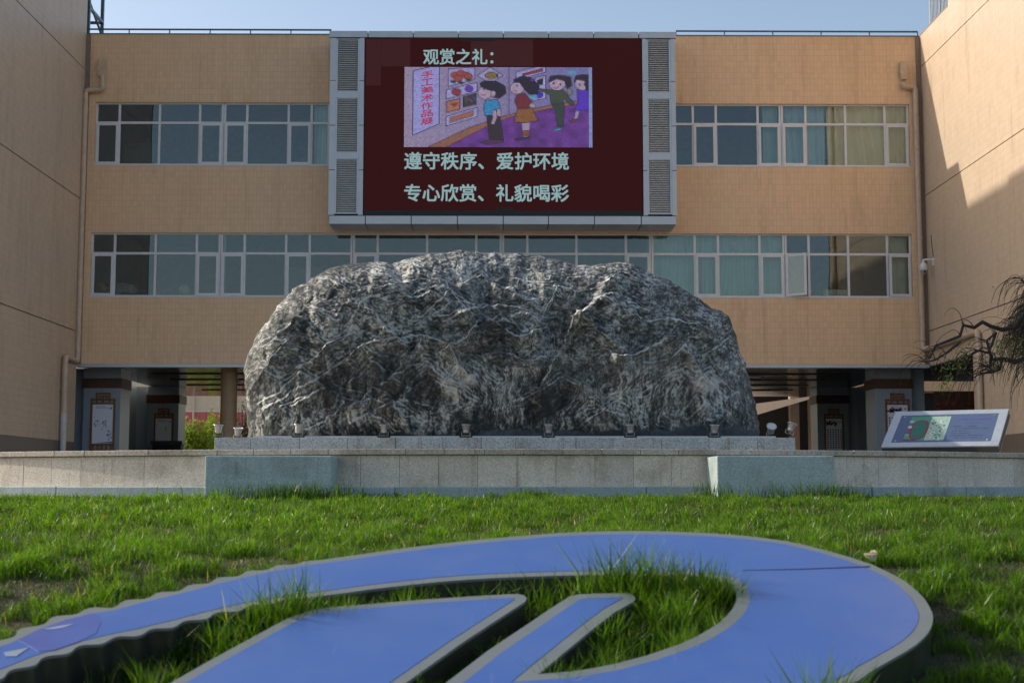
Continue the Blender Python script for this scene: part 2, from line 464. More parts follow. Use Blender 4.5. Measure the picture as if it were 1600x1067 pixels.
M['sign_board'] = plain('blackboard', (0.03, 0.06, 0.05), 0.5); M['cabinet'] = plain('pale cabinet', (0.62, 0.60, 0.54), 0.5)
# =================================================================== SCHOOL BUILDING
YF = 40.0
XL = at(129, 300, YF).x - 0.02; XR = at(1444, 300, YF).x
zroof = at(800, 56, YF).z; zh3 = at(800, 161.5, YF).z; zs3 = at(800, 259, YF).z
zh2 = at(800, 364.5, YF).z; zs2 = at(800, 464, YF).z; zsof = at(800, 574, YF).z
YB = 53.5
bld = empty('school_building', (0, YF, GZ), 'three storey tan tiled school building closing the court', 'building')
T = M['tile_front']
xa3 = at(148, 210, YF).x; xb3 = at(1422, 210, YF).x
xa2 = at(141, 412, YF).x; xb2 = at(1426, 412, YF).x
def wallband(x0, x1, z0, z1, name='wall'):
    return box(name, T, bld, x0, x1, YF, YF + 0.32, z0, z1)
wallband(XL, XR, zh3, zroof); wallband(XL, XR, zh2, zs3); wallband(XL, XR, zsof + 0.09, zs2)
wallband(XL, xa3, zs3, zh3); wallband(xb3, XR, zs3, zh3); wallband(XL, xa2, zs2, zh2); wallband(xb2, XR, zs2, zh2)
wallband(at(517, 210, YF).x + 0.05, at(1055, 210, YF).x - 0.05, zs3, zh3)
# soffit trim, roof coping
box('soffit_trim', M['alu'], bld, XL, XR, YF - 0.02, YF + 0.30, zsof, zsof + 0.085)
box('roof_coping', M['rail'], bld, XL + 0.01, XR - 0.01, YF - 0.015, YF + 0.36, zroof, zroof + 0.03)
box('roof_slab', M['room_dark'], bld, XL, XR, YF + 0.32, YB, zroof - 0.75, zroof - 0.5)
# floors, inner walls
z2f = zs2 - 0.9; z3f = zs3 - 0.9
box('floor_slab', M['room'], bld, XL, XR, YF + 0.32, YB, z3f - 0.35, z3f)
box('floor_slab', M['room'], bld, XL, XR, YF + 0.32, YB, z2f - 0.35, z2f)
for zf, zc in ((z2f, z3f - 0.35), (z3f, zroof - 0.75)):
    box('inner_wall', M['room'], bld, XL, XR, YF + 6.6, YF + 6.8, zf, zc)
    for k in (300, 548, 784, 1018, 1227, 1400):
        x = at(k, 412, YF).x
        if k in (300, 1400): continue
        box('partition', M['room'], bld, x - 0.08, x + 0.08, YF + 0.55, YF + 6.6, zf, zc)
box('rear_wall', T, bld, XL, XR, YB, YB + 0.3, zsof + 0.1, zroof)
for x_ in (XL + 0.002, XR - 0.102):
    box('end_wall', M['room'], bld, x_, x_ + 0.1, YF + 0.321, YB - 0.001, zsof + 0.125, zroof - 0.76)
box('lobby_or_blocker_wall', M['room_dark'], bld, -6.4, 8.6, YB - 3, YB - 2.8, GZ, zsof + 0.055)  # unseen wall added to keep light out of the passage
# passage ceiling
ce = MB()
box('passage_ceiling', M['ceiling'], bld, XL, XR, YF + 0.30, YB + 0.3, zsof + 0.06, zsof + 0.12)
for yy in (42.9, 45.3, 47.7, 50.2):
    for xx in (-8.9, 8.9):
        box('ceiling_slot', M['black'], bld, xx - 1.55, xx + 1.55, yy, yy + 0.28, zsof + 0.035, zsof + 0.062)
for xx in (-8.3, 8.3):
    for yy in (44.1, 46.5):
        box('ceiling_slot', M['alu_dark'], bld, xx - 0.5, xx - 0.1, yy, yy + 0.3, zsof + 0.04, zsof + 0.062)

# ---- windows
def window(edges_px, kinds, py, zh, zs, name='window', opened=None):
    """edges_px: mullion positions in the photo; kinds: w = fixed light, c = casement below"""
    xs_ = [at(p, py, YF).x for p in edges_px]
    zt = zh - (zh - zs) * 0.318
    y0, y1 = YF + 0.085, YF + 0.155
    fw = 0.035; mb = MB()
    x0, x1 = xs_[0], xs_[-1]
    mb.box(x0, x1, y0, y1, zh - 0.045, zh); mb.box(x0, x1, y0 - 0.012, y1, zs, zs + 0.05)
    for i, x in enumerate(xs_):
        w = 0.033
        a, c = (x, x + 0.055) if i == 0 else ((x - 0.055, x) if i == len(xs_) - 1 else (x - w, x + w))
        mb.box(a, c, y0 + 0.001, y1 - 0.001, zs + 0.05, zh - 0.045)
    mb.box(x0 + 0.055, x1 - 0.055, y0 + 0.002, y1 - 0.002, zt - 0.034, zt + 0.034)
    fr = mb.build('window', M['frame'], bld)
    # sill drip
    box('sill', M['frame'], fr, x0, x1, YF - 0.012, y0 - 0.013, zs - 0.02, zs + 0.012)
    for i, k in enumerate(kinds):
        a = xs_[i] + (0.055 if i == 0 else 0.033); c = xs_[i + 1] - (0.055 if i == len(kinds) - 1 else 0.033)
        box('pane', M['glass'], fr, a, c, y0 + 0.03, y0 + 0.038, zt + 0.034, zh - 0.045)
        if k == 'w':
            box('pane', M['glass'], fr, a, c, y0 + 0.03, y0 + 0.038, zs + 0.05, zt - 0.034)
        else:
            sm = MB(); sw = 0.072; zb, zt2 = zs + 0.03, zt - 0.014
            aa, cc = a - 0.018, c + 0.018
            sm.box(aa, aa + sw, y0 - 0.03, y0 - 0.002, zb, zt2); sm.box(cc - sw, cc, y0 - 0.03, y0 - 0.002, zb, zt2)
            sm.box(aa + sw, cc - sw, y0 - 0.029, y0 - 0.003, zb, zb + sw); sm.box(aa + sw, cc - sw, y0 - 0.029, y0 - 0.003, zt2 - sw, zt2)
            gm = MB().box(aa + sw, cc - sw, y0 - 0.02, y0 - 0.012, zb + sw, zt2 - sw)
            hd = MB().box(cc - sw + 0.02, cc - sw + 0.045, y0 - 0.001, y0 + 0.02, (zb + zt2) / 2 - 0.06, (zb + zt2) / 2 + 0.06)
            if opened and i in opened:
                hinge, ang = opened[i]
                hx = aa if hinge == 'l' else cc
                R = Matrix.Translation((hx, y0, 0)) @ Matrix.Rotation(ang, 4, 'Z') @ Matrix.Translation((-hx, -y0, 0))
                for mbb in (sm, gm, hd): mbb.v = [tuple(R @ Vector(p)) for p in mbb.v]
            sm.build('sash', M['frame'], fr); gm.build('pane', M['glass'], fr); hd.build('handle', M['alu_dark'], fr)
    return fr
# third floor
window([148, 185, 248, 311, 348.2], 'cwwc', 210, zh3, zs3)
window([348.8, 385, 450, 486, 513, 549], 'cwcww', 210, zh3, zs3)
window([1020, 1083.5, 1119.5, 1185, 1221.2], 'wcwc', 210, zh3, zs3)
window([1221.8, 1260, 1322, 1384, 1421.5], 'cwwc', 210, zh3, zs3)
# second floor
window([141, 177.5, 241.5, 306, 343.2], 'cwwc', 412, zh2, zs2)
window([343.8, 381, 446, 483, 550], 'cwcw', 412, zh2, zs2)
window([550.6, 589.5, 667, 744, 784], 'cwwc', 412, zh2, zs2)
window([784.6, 824, 901, 978.6, 1018], 'cwwc', 412, zh2, zs2)
window([1018.6, 1086.5, 1123, 1188, 1227], 'wcwc', 412, zh2, zs2)
window([1227.6, 1265, 1326.7, 1388, 1425.5], 'cwwc', 412, zh2, zs2, opened={0: ('l', -math.radians(38)), 3: ('r', math.radians(7))})
# fitted furniture along the classroom back walls
rf = random.Random(8)
for zf in (z2f, z3f):
    for k in range(9):
        x = XL + 1.3 + k * 2.5 + rf.uniform(-0.3, 0.3)
        if k % 3 == 1: box('blackboard', M['sign_board'], bld, x - 1.0, x + 1.0, YF + 6.52, YF + 6.597, zf + 1.0, zf + 2.2)
        else: box('fitted_cabinet', M['cabinet'] if k % 2 else M['room_dark'], bld, x - 0.55, x + 0.55, YF + 1.6 + rf.uniform(0, 3), YF + 2.1 + 3.2, zf, zf + rf.uniform(1.3, 2.1))
# faint lamps on the classroom ceilings
for px, zc in ((272, zroof - 0.77), (452, zroof - 0.77), (1108, zroof - 0.77), (590, z3f - 0.37), (880, z3f - 0.37)):
    x = at(px, 170, YF + 2).x
    for k in range(3):
        box('ceiling_lamp', M['white_plastic'], bld, x - 0.6, x + 0.6, YF + 1.6 + k * 0.16, YF + 1.7 + k * 0.16, zc - 0.05, zc - 0.005)

# ---- columns of the passage, with their piers
def column(xc, y, w, sx):
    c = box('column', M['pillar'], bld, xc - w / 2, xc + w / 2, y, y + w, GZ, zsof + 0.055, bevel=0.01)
    zb0 = zsof - 0.52; zb1 = zsof - 0.24
    z_ = 0.03
    box('brown_band', M['wood_dark'], c, xc - w / 2 - z_, xc + w / 2 + z_, y - z_, y + w + z_, zb0, zb1)
    box('seam', M['joint'], c, xc - 0.004, xc + 0.004, y - 0.003, y + 0.002, GZ, zb0)
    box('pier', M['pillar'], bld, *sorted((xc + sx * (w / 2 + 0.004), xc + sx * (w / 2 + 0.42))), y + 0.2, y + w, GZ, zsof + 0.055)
    return c
for y in (41.0, 48.5):
    for sx in (-1, 1):
        column(sx * 11.4 + (0.05 if sx > 0 else 0), y, 1.07, sx)
for xx in (-7.79,):
    mb = MB().lathe([(0.235, GZ), (0.235, zsof + 0.055)], (xx, 41.2, 0), 24)
    mb.build('round_column', plain('tan column paint', (0.40, 0.25, 0.135), 0.5), bld)
for sx in (-1, 1):
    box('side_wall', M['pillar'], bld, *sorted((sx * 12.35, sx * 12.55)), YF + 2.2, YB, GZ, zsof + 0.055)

# =================================================================== WINGS
def wing_side_wall(parent, xw, thick_sign, y0, y1, z0, z1, grooves, holes=(), mat='tile_side'):
    """wall slab facing the court, cut by recessed joint lines; holes: (ya, yb, za, zb)"""
    g = 0.014
    zs_ = [z0] + sorted(grooves) + [z1]
    for a, c in zip(zs_[:-1], zs_[1:]):
        lo = a + (g if a != z0 else 0); hi = c - (g if c != z1 else 0)
        segs = [(y0, y1, lo, hi)]
        for (ya, yb, za, zb) in holes:
            out = []
            for (p, q, r, s2) in segs:
                if zb <= r or za >= s2 or yb <= p or ya >= q: out.append((p, q, r, s2)); continue
                if p < ya: out.append((p, ya, r, s2))
                if yb < q: out.append((yb, q, r, s2))
                if zb < s2: out.append((max(p, ya), min(q, yb), zb, s2))
                if za > r: out.append((max(p, ya), min(q, yb), r, za))
            segs = out
        for (p, q, r, s2) in segs:
            box('wall', M[mat], parent, *sorted((xw, xw + thick_sign * 0.12)), p, q, r, s2)
lw = empty('left_wing', (XL - 5, 36, GZ), 'tall tan tiled wing in shade along the left side', 'building')
gl = [at(128, 110, YF).z, at(120, 312, YF).z, at(113, 518, YF).z]
GLZ = gl + [gl[0] + 3.65]
LW0 = 32.3; LWH = 21.2
zplin = 1.24
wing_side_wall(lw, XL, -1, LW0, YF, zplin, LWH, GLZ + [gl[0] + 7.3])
box('base_course', M['tile_base'], lw, XL - 0.12, XL + 0.012, LW0 - 0.01, YF - 0.9, GZ, zplin)
box('base_course', M['tile_base'], lw, XL - 0.12, XL + 0.012, YF - 0.9, YF, GZ, zplin)
box('wing_core', M['joint'], lw, XL - 13, XL - 0.121, LW0 + 0.121, YF - 0.004, GZ, LWH - 0.05)
box('end_wall', M['tile_front'], lw, XL - 13, XL - 0.0, LW0 - 0.001, LW0 + 0.12, zplin, LWH)
box('rear_block', M['tile_side'], lw, XL - 14, XL - 1.95, YF + 0.01, YF + 6, GZ, LWH + 1.128)
box('roof_coping', M['alu_dark'], lw, XL - 13, XL + 0.03, LW0 - 0.03, YF, LWH + 0.001, LWH + 0.08)
# expansion-joint cover strips at both inner corners
box('joint_cover', M['cover'], lw, XL + 0.001, XL + 0.13, YF - 0.06, YF - 0.002, zsof + 0.1, zroof - 0.02)

rw = empty('right_wing', (XR + 5, 36, GZ), 'tan tiled wing with its upper wall in sunlight along the right side', 'building')
gr = [at(1441, 106, YF).z, at(1448, 307, YF).z, at(1456, 518, YF).z]
RW0 = 28.4; YST = 37.4; RWH = 21.0  # upper wall raised out of view to bounce more sunlight
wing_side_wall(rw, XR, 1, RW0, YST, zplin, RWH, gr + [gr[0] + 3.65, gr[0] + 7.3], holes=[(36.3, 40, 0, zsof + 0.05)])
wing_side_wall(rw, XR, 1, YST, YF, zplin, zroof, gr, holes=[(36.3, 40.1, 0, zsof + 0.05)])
box('base_course', M['tile_base'], rw, XR - 0.012, XR + 0.12, RW0 - 0.01, 36.3, GZ, zplin)
box('wing_core', M['joint'], rw, XR + 0.121, XR + 13, RW0 + 0.121, 36.25, GZ, RWH - 0.1)
box('wing_core', M['joint'], rw, XR + 0.121, XR + 13, 36.251, YST, zsof + 0.06, RWH - 0.1)
box('wing_core', M['joint'], rw, XR + 0.121, XR + 13, YST + 0.001, YF + 6, zsof + 0.06, zroof - 0.2)
box('end_wall', M['tile_front'], rw, XR, XR + 13, RW0 - 0.001, RW0 + 0.12, zplin, RWH)
box('roof_coping', M['alu_dark'], rw, XR - 0.03, XR + 13, RW0 - 0.03, YST + 0.02, RWH + 0.001, RWH + 0.08)
box('roof_coping', M['cover'], rw, XR - 0.004, XR + 0.3, YST + 0.021, YF - 0.02, zroof + 0.001, zroof + 0.05)
box('joint_cover', M['cover'], rw, XR - 0.13, XR - 0.001, YF - 0.06, YF - 0.002, zsof + 0.1, zroof - 0.02)
box('lobby_or_blocker_wall', M['room_dark'], rw, XR + 5, XR + 5.2, 36.3, 46, GZ, zsof)
box('lobby_or_blocker_wall', M['cover'], rw, XR + 0.122, XR + 5, 36.252, 36.29, GZ, zsof + 0.05)
lat = empty('red_lattice_screen', (XR + 2.2, 40.4, GZ), 'red lattice screen in the dark doorway behind the information sign', 'screen')
mb = MB()
for i in range(14):
    x = XR + 0.3 + i * 0.22
    for k in range(9):
        if random.random() < 0.72: mb.box(x, x + 0.10, 40.4, 40.43, GZ + 0.3 + k * 0.2, GZ + 0.3 + k * 0.2 + random.uniform(0.08, 0.15))
mb.build('lattice', plain('orange red lacquer', (0.20, 0.035, 0.02), 0.5), lat, kind='stuff')
mb = MB(); mb.box(XR + 0.25, XR + 3.4, 40.435, 40.47, GZ, GZ + 2.3)
mb.build('backboard', M['wood_dark'], lat)

# ------------------------------------------------------------------ roof railings, glass stair head
def railing(name, pts, label, h, nposts, bars=0, mat='rail', r=0.026):
    a, c = Vector(pts[0]), Vector(pts[1])
    t = empty(name, a, label, 'railing', 'roof railings')
    MB().tube([a + Vector((0,0,h)), c + Vector((0,0,h))], r, 8).build('top_rail', M[mat], t)
    for i in range(nposts + 1):
        p = a.lerp(c, i / nposts)
        MB().tube([p, p + Vector((0,0,h - r))], r * 0.7, 6).build('post', M[mat], t)
    if bars:
        for i in range(bars):
            p = a.lerp(c, (i + 0.5) / bars)
            MB().tube([p + Vector((0,0,0.08)), p + Vector((0,0,h - r))], 0.014, 6).build('bar', M[mat], t)
        MB().tube([a + Vector((0,0,0.08)), c + Vector((0,0,0.08))], 0.016, 6).build('bottom_rail', M[mat], t)
    return t
railing('roof_railing', ((XL + 0.02, YF + 0.12, zroof + 0.03), (at(517, 50, YF).x, YF + 0.12, zroof + 0.03)), 'low teal pipe railing on the roof edge left of the big screen', 0.155, 6)
railing('roof_railing', ((at(1057, 50, YF).x, YF + 0.12, zroof + 0.03), (XR - 0.02, YF + 0.12, zroof + 0.03)), 'low teal pipe railing on the roof edge right of the big screen', 0.155, 5)
M['grey_bar'] = plain('grey steel bars', (0.30, 0.33, 0.36), 0.4, 0.5)
railing('roof_railing', ((XR + 0.12, 39.35, zroof + 0.051), (XR + 0.12, 37.5, zroof + 0.051)), 'grey railing of upright bars above the sunlit right wall', 1.15, 2, 15, 'grey_bar', 0.03)
tw = empty('glass_stair_tower', (XL - 0.7, 41, zroof - 0.5), 'blue glazed stair tower rising above the roof in the left corner', 'tower')
M['steel_blue'] = plain('steel blue frame', (0.17, 0.24, 0.29), 0.4, 0.4)
tz0, tz1 = zroof - 0.4, zroof + 4.5
tx1 = at(163, 40, 41.9).x; tx0 = XL - 1.4
def vbar(x, y): box('mullion', M['steel_blue'], tw, x - 0.045, x + 0.045, y - 0.045, y + 0.045, tz0, tz1)
for (x, y) in ((tx1 - 0.05, 41.85), (tx1 - 0.05, 40.45), (tx0, 41.85), (tx0, 40.45), (tx1 - 0.55, 40.45)): vbar(x, y)
for z in (zroof + 0.95, zroof + 2.4, zroof + 4.4):
    box('transom', M['steel_blue'], tw, tx0, tx1, 40.41, 40.46, z - 0.04, z + 0.04)
    box('transom', M['steel_blue'], tw, tx0, tx1, 41.82, 41.88, z - 0.04, z + 0.04)
    box('transom', M['steel_blue'], tw, tx1 - 0.08, tx1, 40.46, 41.82, z - 0.04, z + 0.04)
MB().tube([(tx1 - 0.03, 40.45, zroof + 1.1), (tx1 - 0.03, 41.85, zroof + 0.5)], 0.04, 6).build('brace', M['steel_blue'], tw)
for za, zb in ((tz0, zroof + 0.9), (zroof + 1.0, zroof + 2.35), (zroof + 2.45, zroof + 4.35)):
    box('pane', M['glass_tower'], tw, tx0 + 0.05, tx1 - 0.6, 40.43, 40.437, za, zb)
    box('pane', M['glass_tower'], tw, tx1 - 0.5, tx1 - 0.1, 40.43, 40.437, za, zb)

# ------------------------------------------------------------------ drainpipes
def smooth_path(pts, r=0.09, n=4):
    """rounds the corners of a polyline"""
    P = [Vector(p) for p in pts]; out = [P[0]]
    for i in range(1, len(P) - 1):
        a, b, c = P[i-1], P[i], P[i+1]
        u = (a - b).normalized(); w = (c - b).normalized()
        d = min(r, (a-b).length * 0.45, (c-b).length * 0.45)
        s, e = b + u * d, b + w * d
        for k in range(n + 1):
            t = k / n
            out.append(s * (1-t)**2 + b * 2*t*(1-t) + e * t*t)
    out.append(P[-1]); return out
def drainpipe(label, pts, r, hopper=None, joints=(), white_from=None):
    t = empty('drainpipe', pts[0], label, 'drainpipe', 'rainwater pipes')
    MB().tube(smooth_path(pts, 0.12), r, 12).build('pipe', M['pipe'], t)
    for p, ax in joints:
        p = Vector(p); d = Vector((0,0,0.035)) if ax == 'z' else Vector((0.035,0,0))
        MB().tube([p - d, p + d], r * 1.18, 12).build('collar', M['pipe'], t)
    if hopper:
        h = Vector(hopper)
        mb = MB(); mb.add([(h.x-0.13,h.y-0.10,h.z+0.14),(h.x+0.13,h.y-0.10,h.z+0.14),(h.x+0.13,h.y+0.05,h.z+0.14),(h.x-0.13,h.y+0.05,h.z+0.14),
                           (h.x-0.08,h.y-0.07,h.z-0.14),(h.x+0.08,h.y-0.07,h.z-0.14),(h.x+0.08,h.y+0.05,h.z-0.14),(h.x-0.08,h.y+0.05,h.z-0.14)],
                          [(0,1,2,3),(7,6,5,4),(0,4,5,1),(1,5,6,2),(2,6,7,3),(3,7,4,0)])
        mb.build('hopper', M['pipe'], t, bevel=0.01)
        box('outlet', M['pipe'], t, h.x-0.09, h.x+0.09, h.y-0.06, h.y+0.06, h.z+0.145, h.z+0.40, bevel=0.01)
    if white_from:
        a, c = white_from
        MB().tube([a, c], r * 1.12, 12).build('pale_lower_pipe', M['pipe_white'], t)
    return t
YP = YF - 0.13
def P(px, py, Y=YP): return tuple(at(px, py, Y))
xl_v = at(128, 340, YP).x
pl = [P(160, 118), P(160.5, 141), (xl_v, YP, at(140, 141, YP).z), (xl_v, YP, at(118, 565, YP).z)]
xe = XL + 0.12; yel = at(100, 565, 39.1)
ya = 39.0
pl += [(xl_v - 0.02, YP, at(118, 565, YP).z), ]
pl = pl[:-1]
Ym = (xe) / (ray(100, 640).x / ray(100, 640).y)
pl += [(xe, Ym, pl[-1][2] + 0.02), (xe, Ym, GZ)]
jl = [((xl_v, YP, at(130, z, YP).z), 'z') for z in (172, 300, 440, 520)] + [((xe, Ym, 2.6), 'z')]
drainpipe('tan drainpipe down the left corner with an elbow above the passage', pl, 0.075, P(159, 113, YF - 0.09), jl, ((xe, Ym, GZ), (xe, Ym, at(97, 645, Ym).z)))
xr_v = at(1436, 340, YP).x
zr = at(1445, 545, YP).z
y35 = XR * 1.0 / (ray(1530, 590).x / ray(1530, 590).y); xq = XR - 0.10
y35 = xq / (ray(1530, 590).x / ray(1530, 590).y)
pr = [P(1411, 130), P(1412, 136.5), (xr_v, YP, at(1430, 136.5, YP).z), (xr_v, YP, zr), (xq, YP - 0.14, zr), (xq, y35, zr + 0.02), (xq, y35, GZ)]
jr = [((xr_v, YP, at(1432, z, YP).z), 'z') for z in (185, 275, 372, 470)] + [((xq, y35, 2.3), 'z')]
drainpipe('tan drainpipe down the right corner turning along the right wall', pr, 0.075, P(1412, 118, YF - 0.09), jr)
drainpipe('tan drainpipe on the right wing near its outer end', [(XR - 0.1, 29.6, 16), (XR - 0.1, 29.6, GZ)], 0.085)

# ------------------------------------------------------------------ dome camera
cc = at(1443, 418, 39.3)
cct = empty('security_camera', cc, 'white dome security camera on a bracket by the right corner', 'camera')
MB().lathe([(0.001, 0.14), (0.05, 0.135), (0.085, 0.10), (0.105, 0.03), (0.108, -0.06), (0.10, -0.08), (0.001, -0.08)], cc, 20).build('housing', M['white_plastic'], cct)
MB().lathe([(0.092, -0.081), (0.09, -0.13), (0.06, -0.185), (0.001, -0.20)], cc, 20).build('dome', plain('grey dome', (0.30, 0.32, 0.35), 0.15), cct)
MB().lathe([(0.001, 0), (0.032, 0.0), (0.032, 0.02), (0.001, 0.02)], cc + Vector((0, -0.085, -0.13)), 12, Matrix.Rotation(PI/2, 4, 'X')).build('lens', M['black'], cct)
MB().tube(smooth_path([cc + Vector((0,0,0.13)), cc + Vector((0,0,0.22)), Vector((XR - 0.02, cc.y, cc.z + 0.22))], 0.06), 0.03, 10).build('arm', M['white_plastic'], cct)
MB().box(XR - 0.035, XR - 0.002, cc.y - 0.07, cc.y + 0.07, cc.z + 0.05, cc.z + 0.28).build('wall_plate', M['white_plastic'], cct, bevel=0.006)
MB().tube([(XR - 0.01, cc.y, cc.z + 0.28), (XR - 0.012, cc.y + 0.1, cc.z + 0.6), (XR - 0.01, cc.y + 0.16, cc.z + 0.95)], 0.008, 6).build('cable', M['black'], cct)

# ------------------------------------------------------------------ curtains hanging inside
def curtain(px0, px1, py, zh, zs, mat, label, depth=0.06, pitch=0.19, gather=0.0, y=YF + 0.33):
    x0, x1 = at(px0, py, YF).x, at(px1, py, YF).x
    n = max(24, int((x1 - x0) / 0.012)); u = np.linspace(0, 1, n); v = np.linspace(0, 1, 14)
    U, V = np.meshgrid(u, v)
    seed = random.randint(0, 999)
    X = x0 + (x1 - x0) * U + 0.02 * np.sin(V * 2 + U * 20)
    ph = 2 * PI * ((X - x0) / pitch + 0.6 * vnoise(X * 2.3, V * 0.6, seed))
    Yc = y + depth * np.sin(ph) * (0.55 + 0.45 * V) + 0.02 * vnoise(X * 3, V * 2, seed + 3)
    Z = (zh + 0.1) + (zs - 0.15 - zh - 0.1) * V
    o = grid_mesh('curtain', X, Yc, Z, M[mat]); s = o.modifiers.new('cloth', 'SOLIDIFY'); s.thickness = 0.004
    tag(o, label, 'curtain', 'curtains behind the windows'); return o
curtain(488, 545, 210, zh3, zs3, 'curtain_teal', 'pleated teal curtain in the top floor window beside the big screen')
curtain(1194, 1217, 210, zh3, zs3, 'curtain_teal', 'narrow gathered teal curtain in the top floor, right of the screen', 0.05, 0.11)
curtain(1226, 1292, 210, zh3, zs3, 'curtain_blue', 'pale blue curtain in the top floor between two other curtains', 0.07, 0.26)
curtain(1294, 1421, 210, zh3, zs3, 'curtain_cream_reflect', 'wide curtain in reflected cream in the top floor window nearest the right wing', 0.08, 0.34)
curtain(1021, 1089, 412, zh2, zs2, 'curtain_teal', 'long pale teal curtain partly hidden by the rock, second floor', 0.075, 0.27)
curtain(1090, 1225, 412, zh2, zs2, 'curtain_teal', 'long pale teal curtain beside the opened casement, second floor', 0.075, 0.25)
curtain(1393, 1422, 412, zh2, zs2 + 0.12, 'curtain_cream_reflect', 'curtain in reflected cream behind the slightly opened end casement', 0.03, 0.25)
for a, c, lab in ((343, 349, 'thin strip of pale curtain drawn aside in the left classroom, second floor'),):
    curtain(a - 6, c - 1, 412, zh2, zs2, 'curtain_blue', lab, 0.03, 0.08)
curtain(340, 347, 210, zh3, zs3, 'curtain_blue', 'thin strip of pale curtain drawn aside in the top floor left of the screen', 0.03, 0.08)

# ------------------------------------------------------------------ things on the window sills
def sack(px, py, w, h, col, label, group):
    p = at(px, py, YF + 0.42)
    n1, n2 = 14, 10; th = np.linspace(0, 2*PI, n1); ph = np.linspace(0.02, PI - 0.02, n2)
    TH, PH = np.meshgrid(th, ph)
    k = 1 + 0.22 * np.sin(TH * 3 + p.x * 5) * np.sin(PH * 2) + 0.1 * np.sin(TH * 7 + PH * 5)
    X = p.x + w / 2 * k * np.sin(PH) * np.cos(TH); Yv = p.y + 0.12 * k * np.sin(PH) * np.sin(TH); Z = p.z + h * (0.5 + 0.5 * np.cos(PH)) * (0.85 + 0.15 * k) 
    o = grid_mesh('sack', X, Yv, Z, plain('sack cloth', col, 0.9, var=0.35, scale=16)); tag(o, label, 'sack', group)
box('window_shelf', M['room'], bld, xa2, xb2, YF + 0.322, YF + 0.62, zs2 - 0.06, zs2 + 0.02)
sack(158, 461, 0.42, 0.36, (0.25, 0.20, 0.15), 'brown cloth sack behind the leftmost casement of the second floor', 'sacks on the sill')
sack(189, 461, 0.50, 0.36, (0.30, 0.30, 0.30), 'striped grey sack, first of the two behind the wide pane', 'sacks on the sill')
sack(203, 461, 0.40, 0.30, (0.34, 0.31, 0.27), 'pale grey sack lying next to the striped sack', 'sacks on the sill')
sack(288, 461, 0.34, 0.30, (0.42, 0.40, 0.26), 'yellowish slumped sack, right end of the shelf beside the door panel', 'sacks on the sill')
o = MB().box(at(1289, 461, YF + .4).x, at(1324, 461, YF + .4).x, YF + 0.34, YF + 0.60, zs2 + 0.021, zs2 + 0.27).build('paper_box', plain('white paper carton', (0.62, 0.64, 0.56), 0.7, var=0.2, scale=30), None, bevel=0.006)
tag(o, 'white carton standing on the sill behind the pane beside the open casement', 'box')

# =================================================================== BIG SCREEN
YS = 38.95
led = empty('display_screen', (at(786, 200, YS).x, YF, at(786, 350, YS).z), 'big lit message screen in a grey metal box on the upper facade', 'screen')
def S(px, py, Y=YS): return at(px, py, Y)
sx0, sx1 = S(514.5, 200).x, S(1056.3, 200).x
szt, szb = S(786, 49.5).z, S(786, 350.5).z
ix0, ix1 = S(568.3, 200).x, S(1004.3, 200).x
izt, izb = S(786, 60).z, S(786, 337).z
box('cabinet', M['black'], led, sx0 + 0.03, sx1 - 0.03, YS + 0.10, YF - 0.002, szb + 0.03, szt - 0.03)
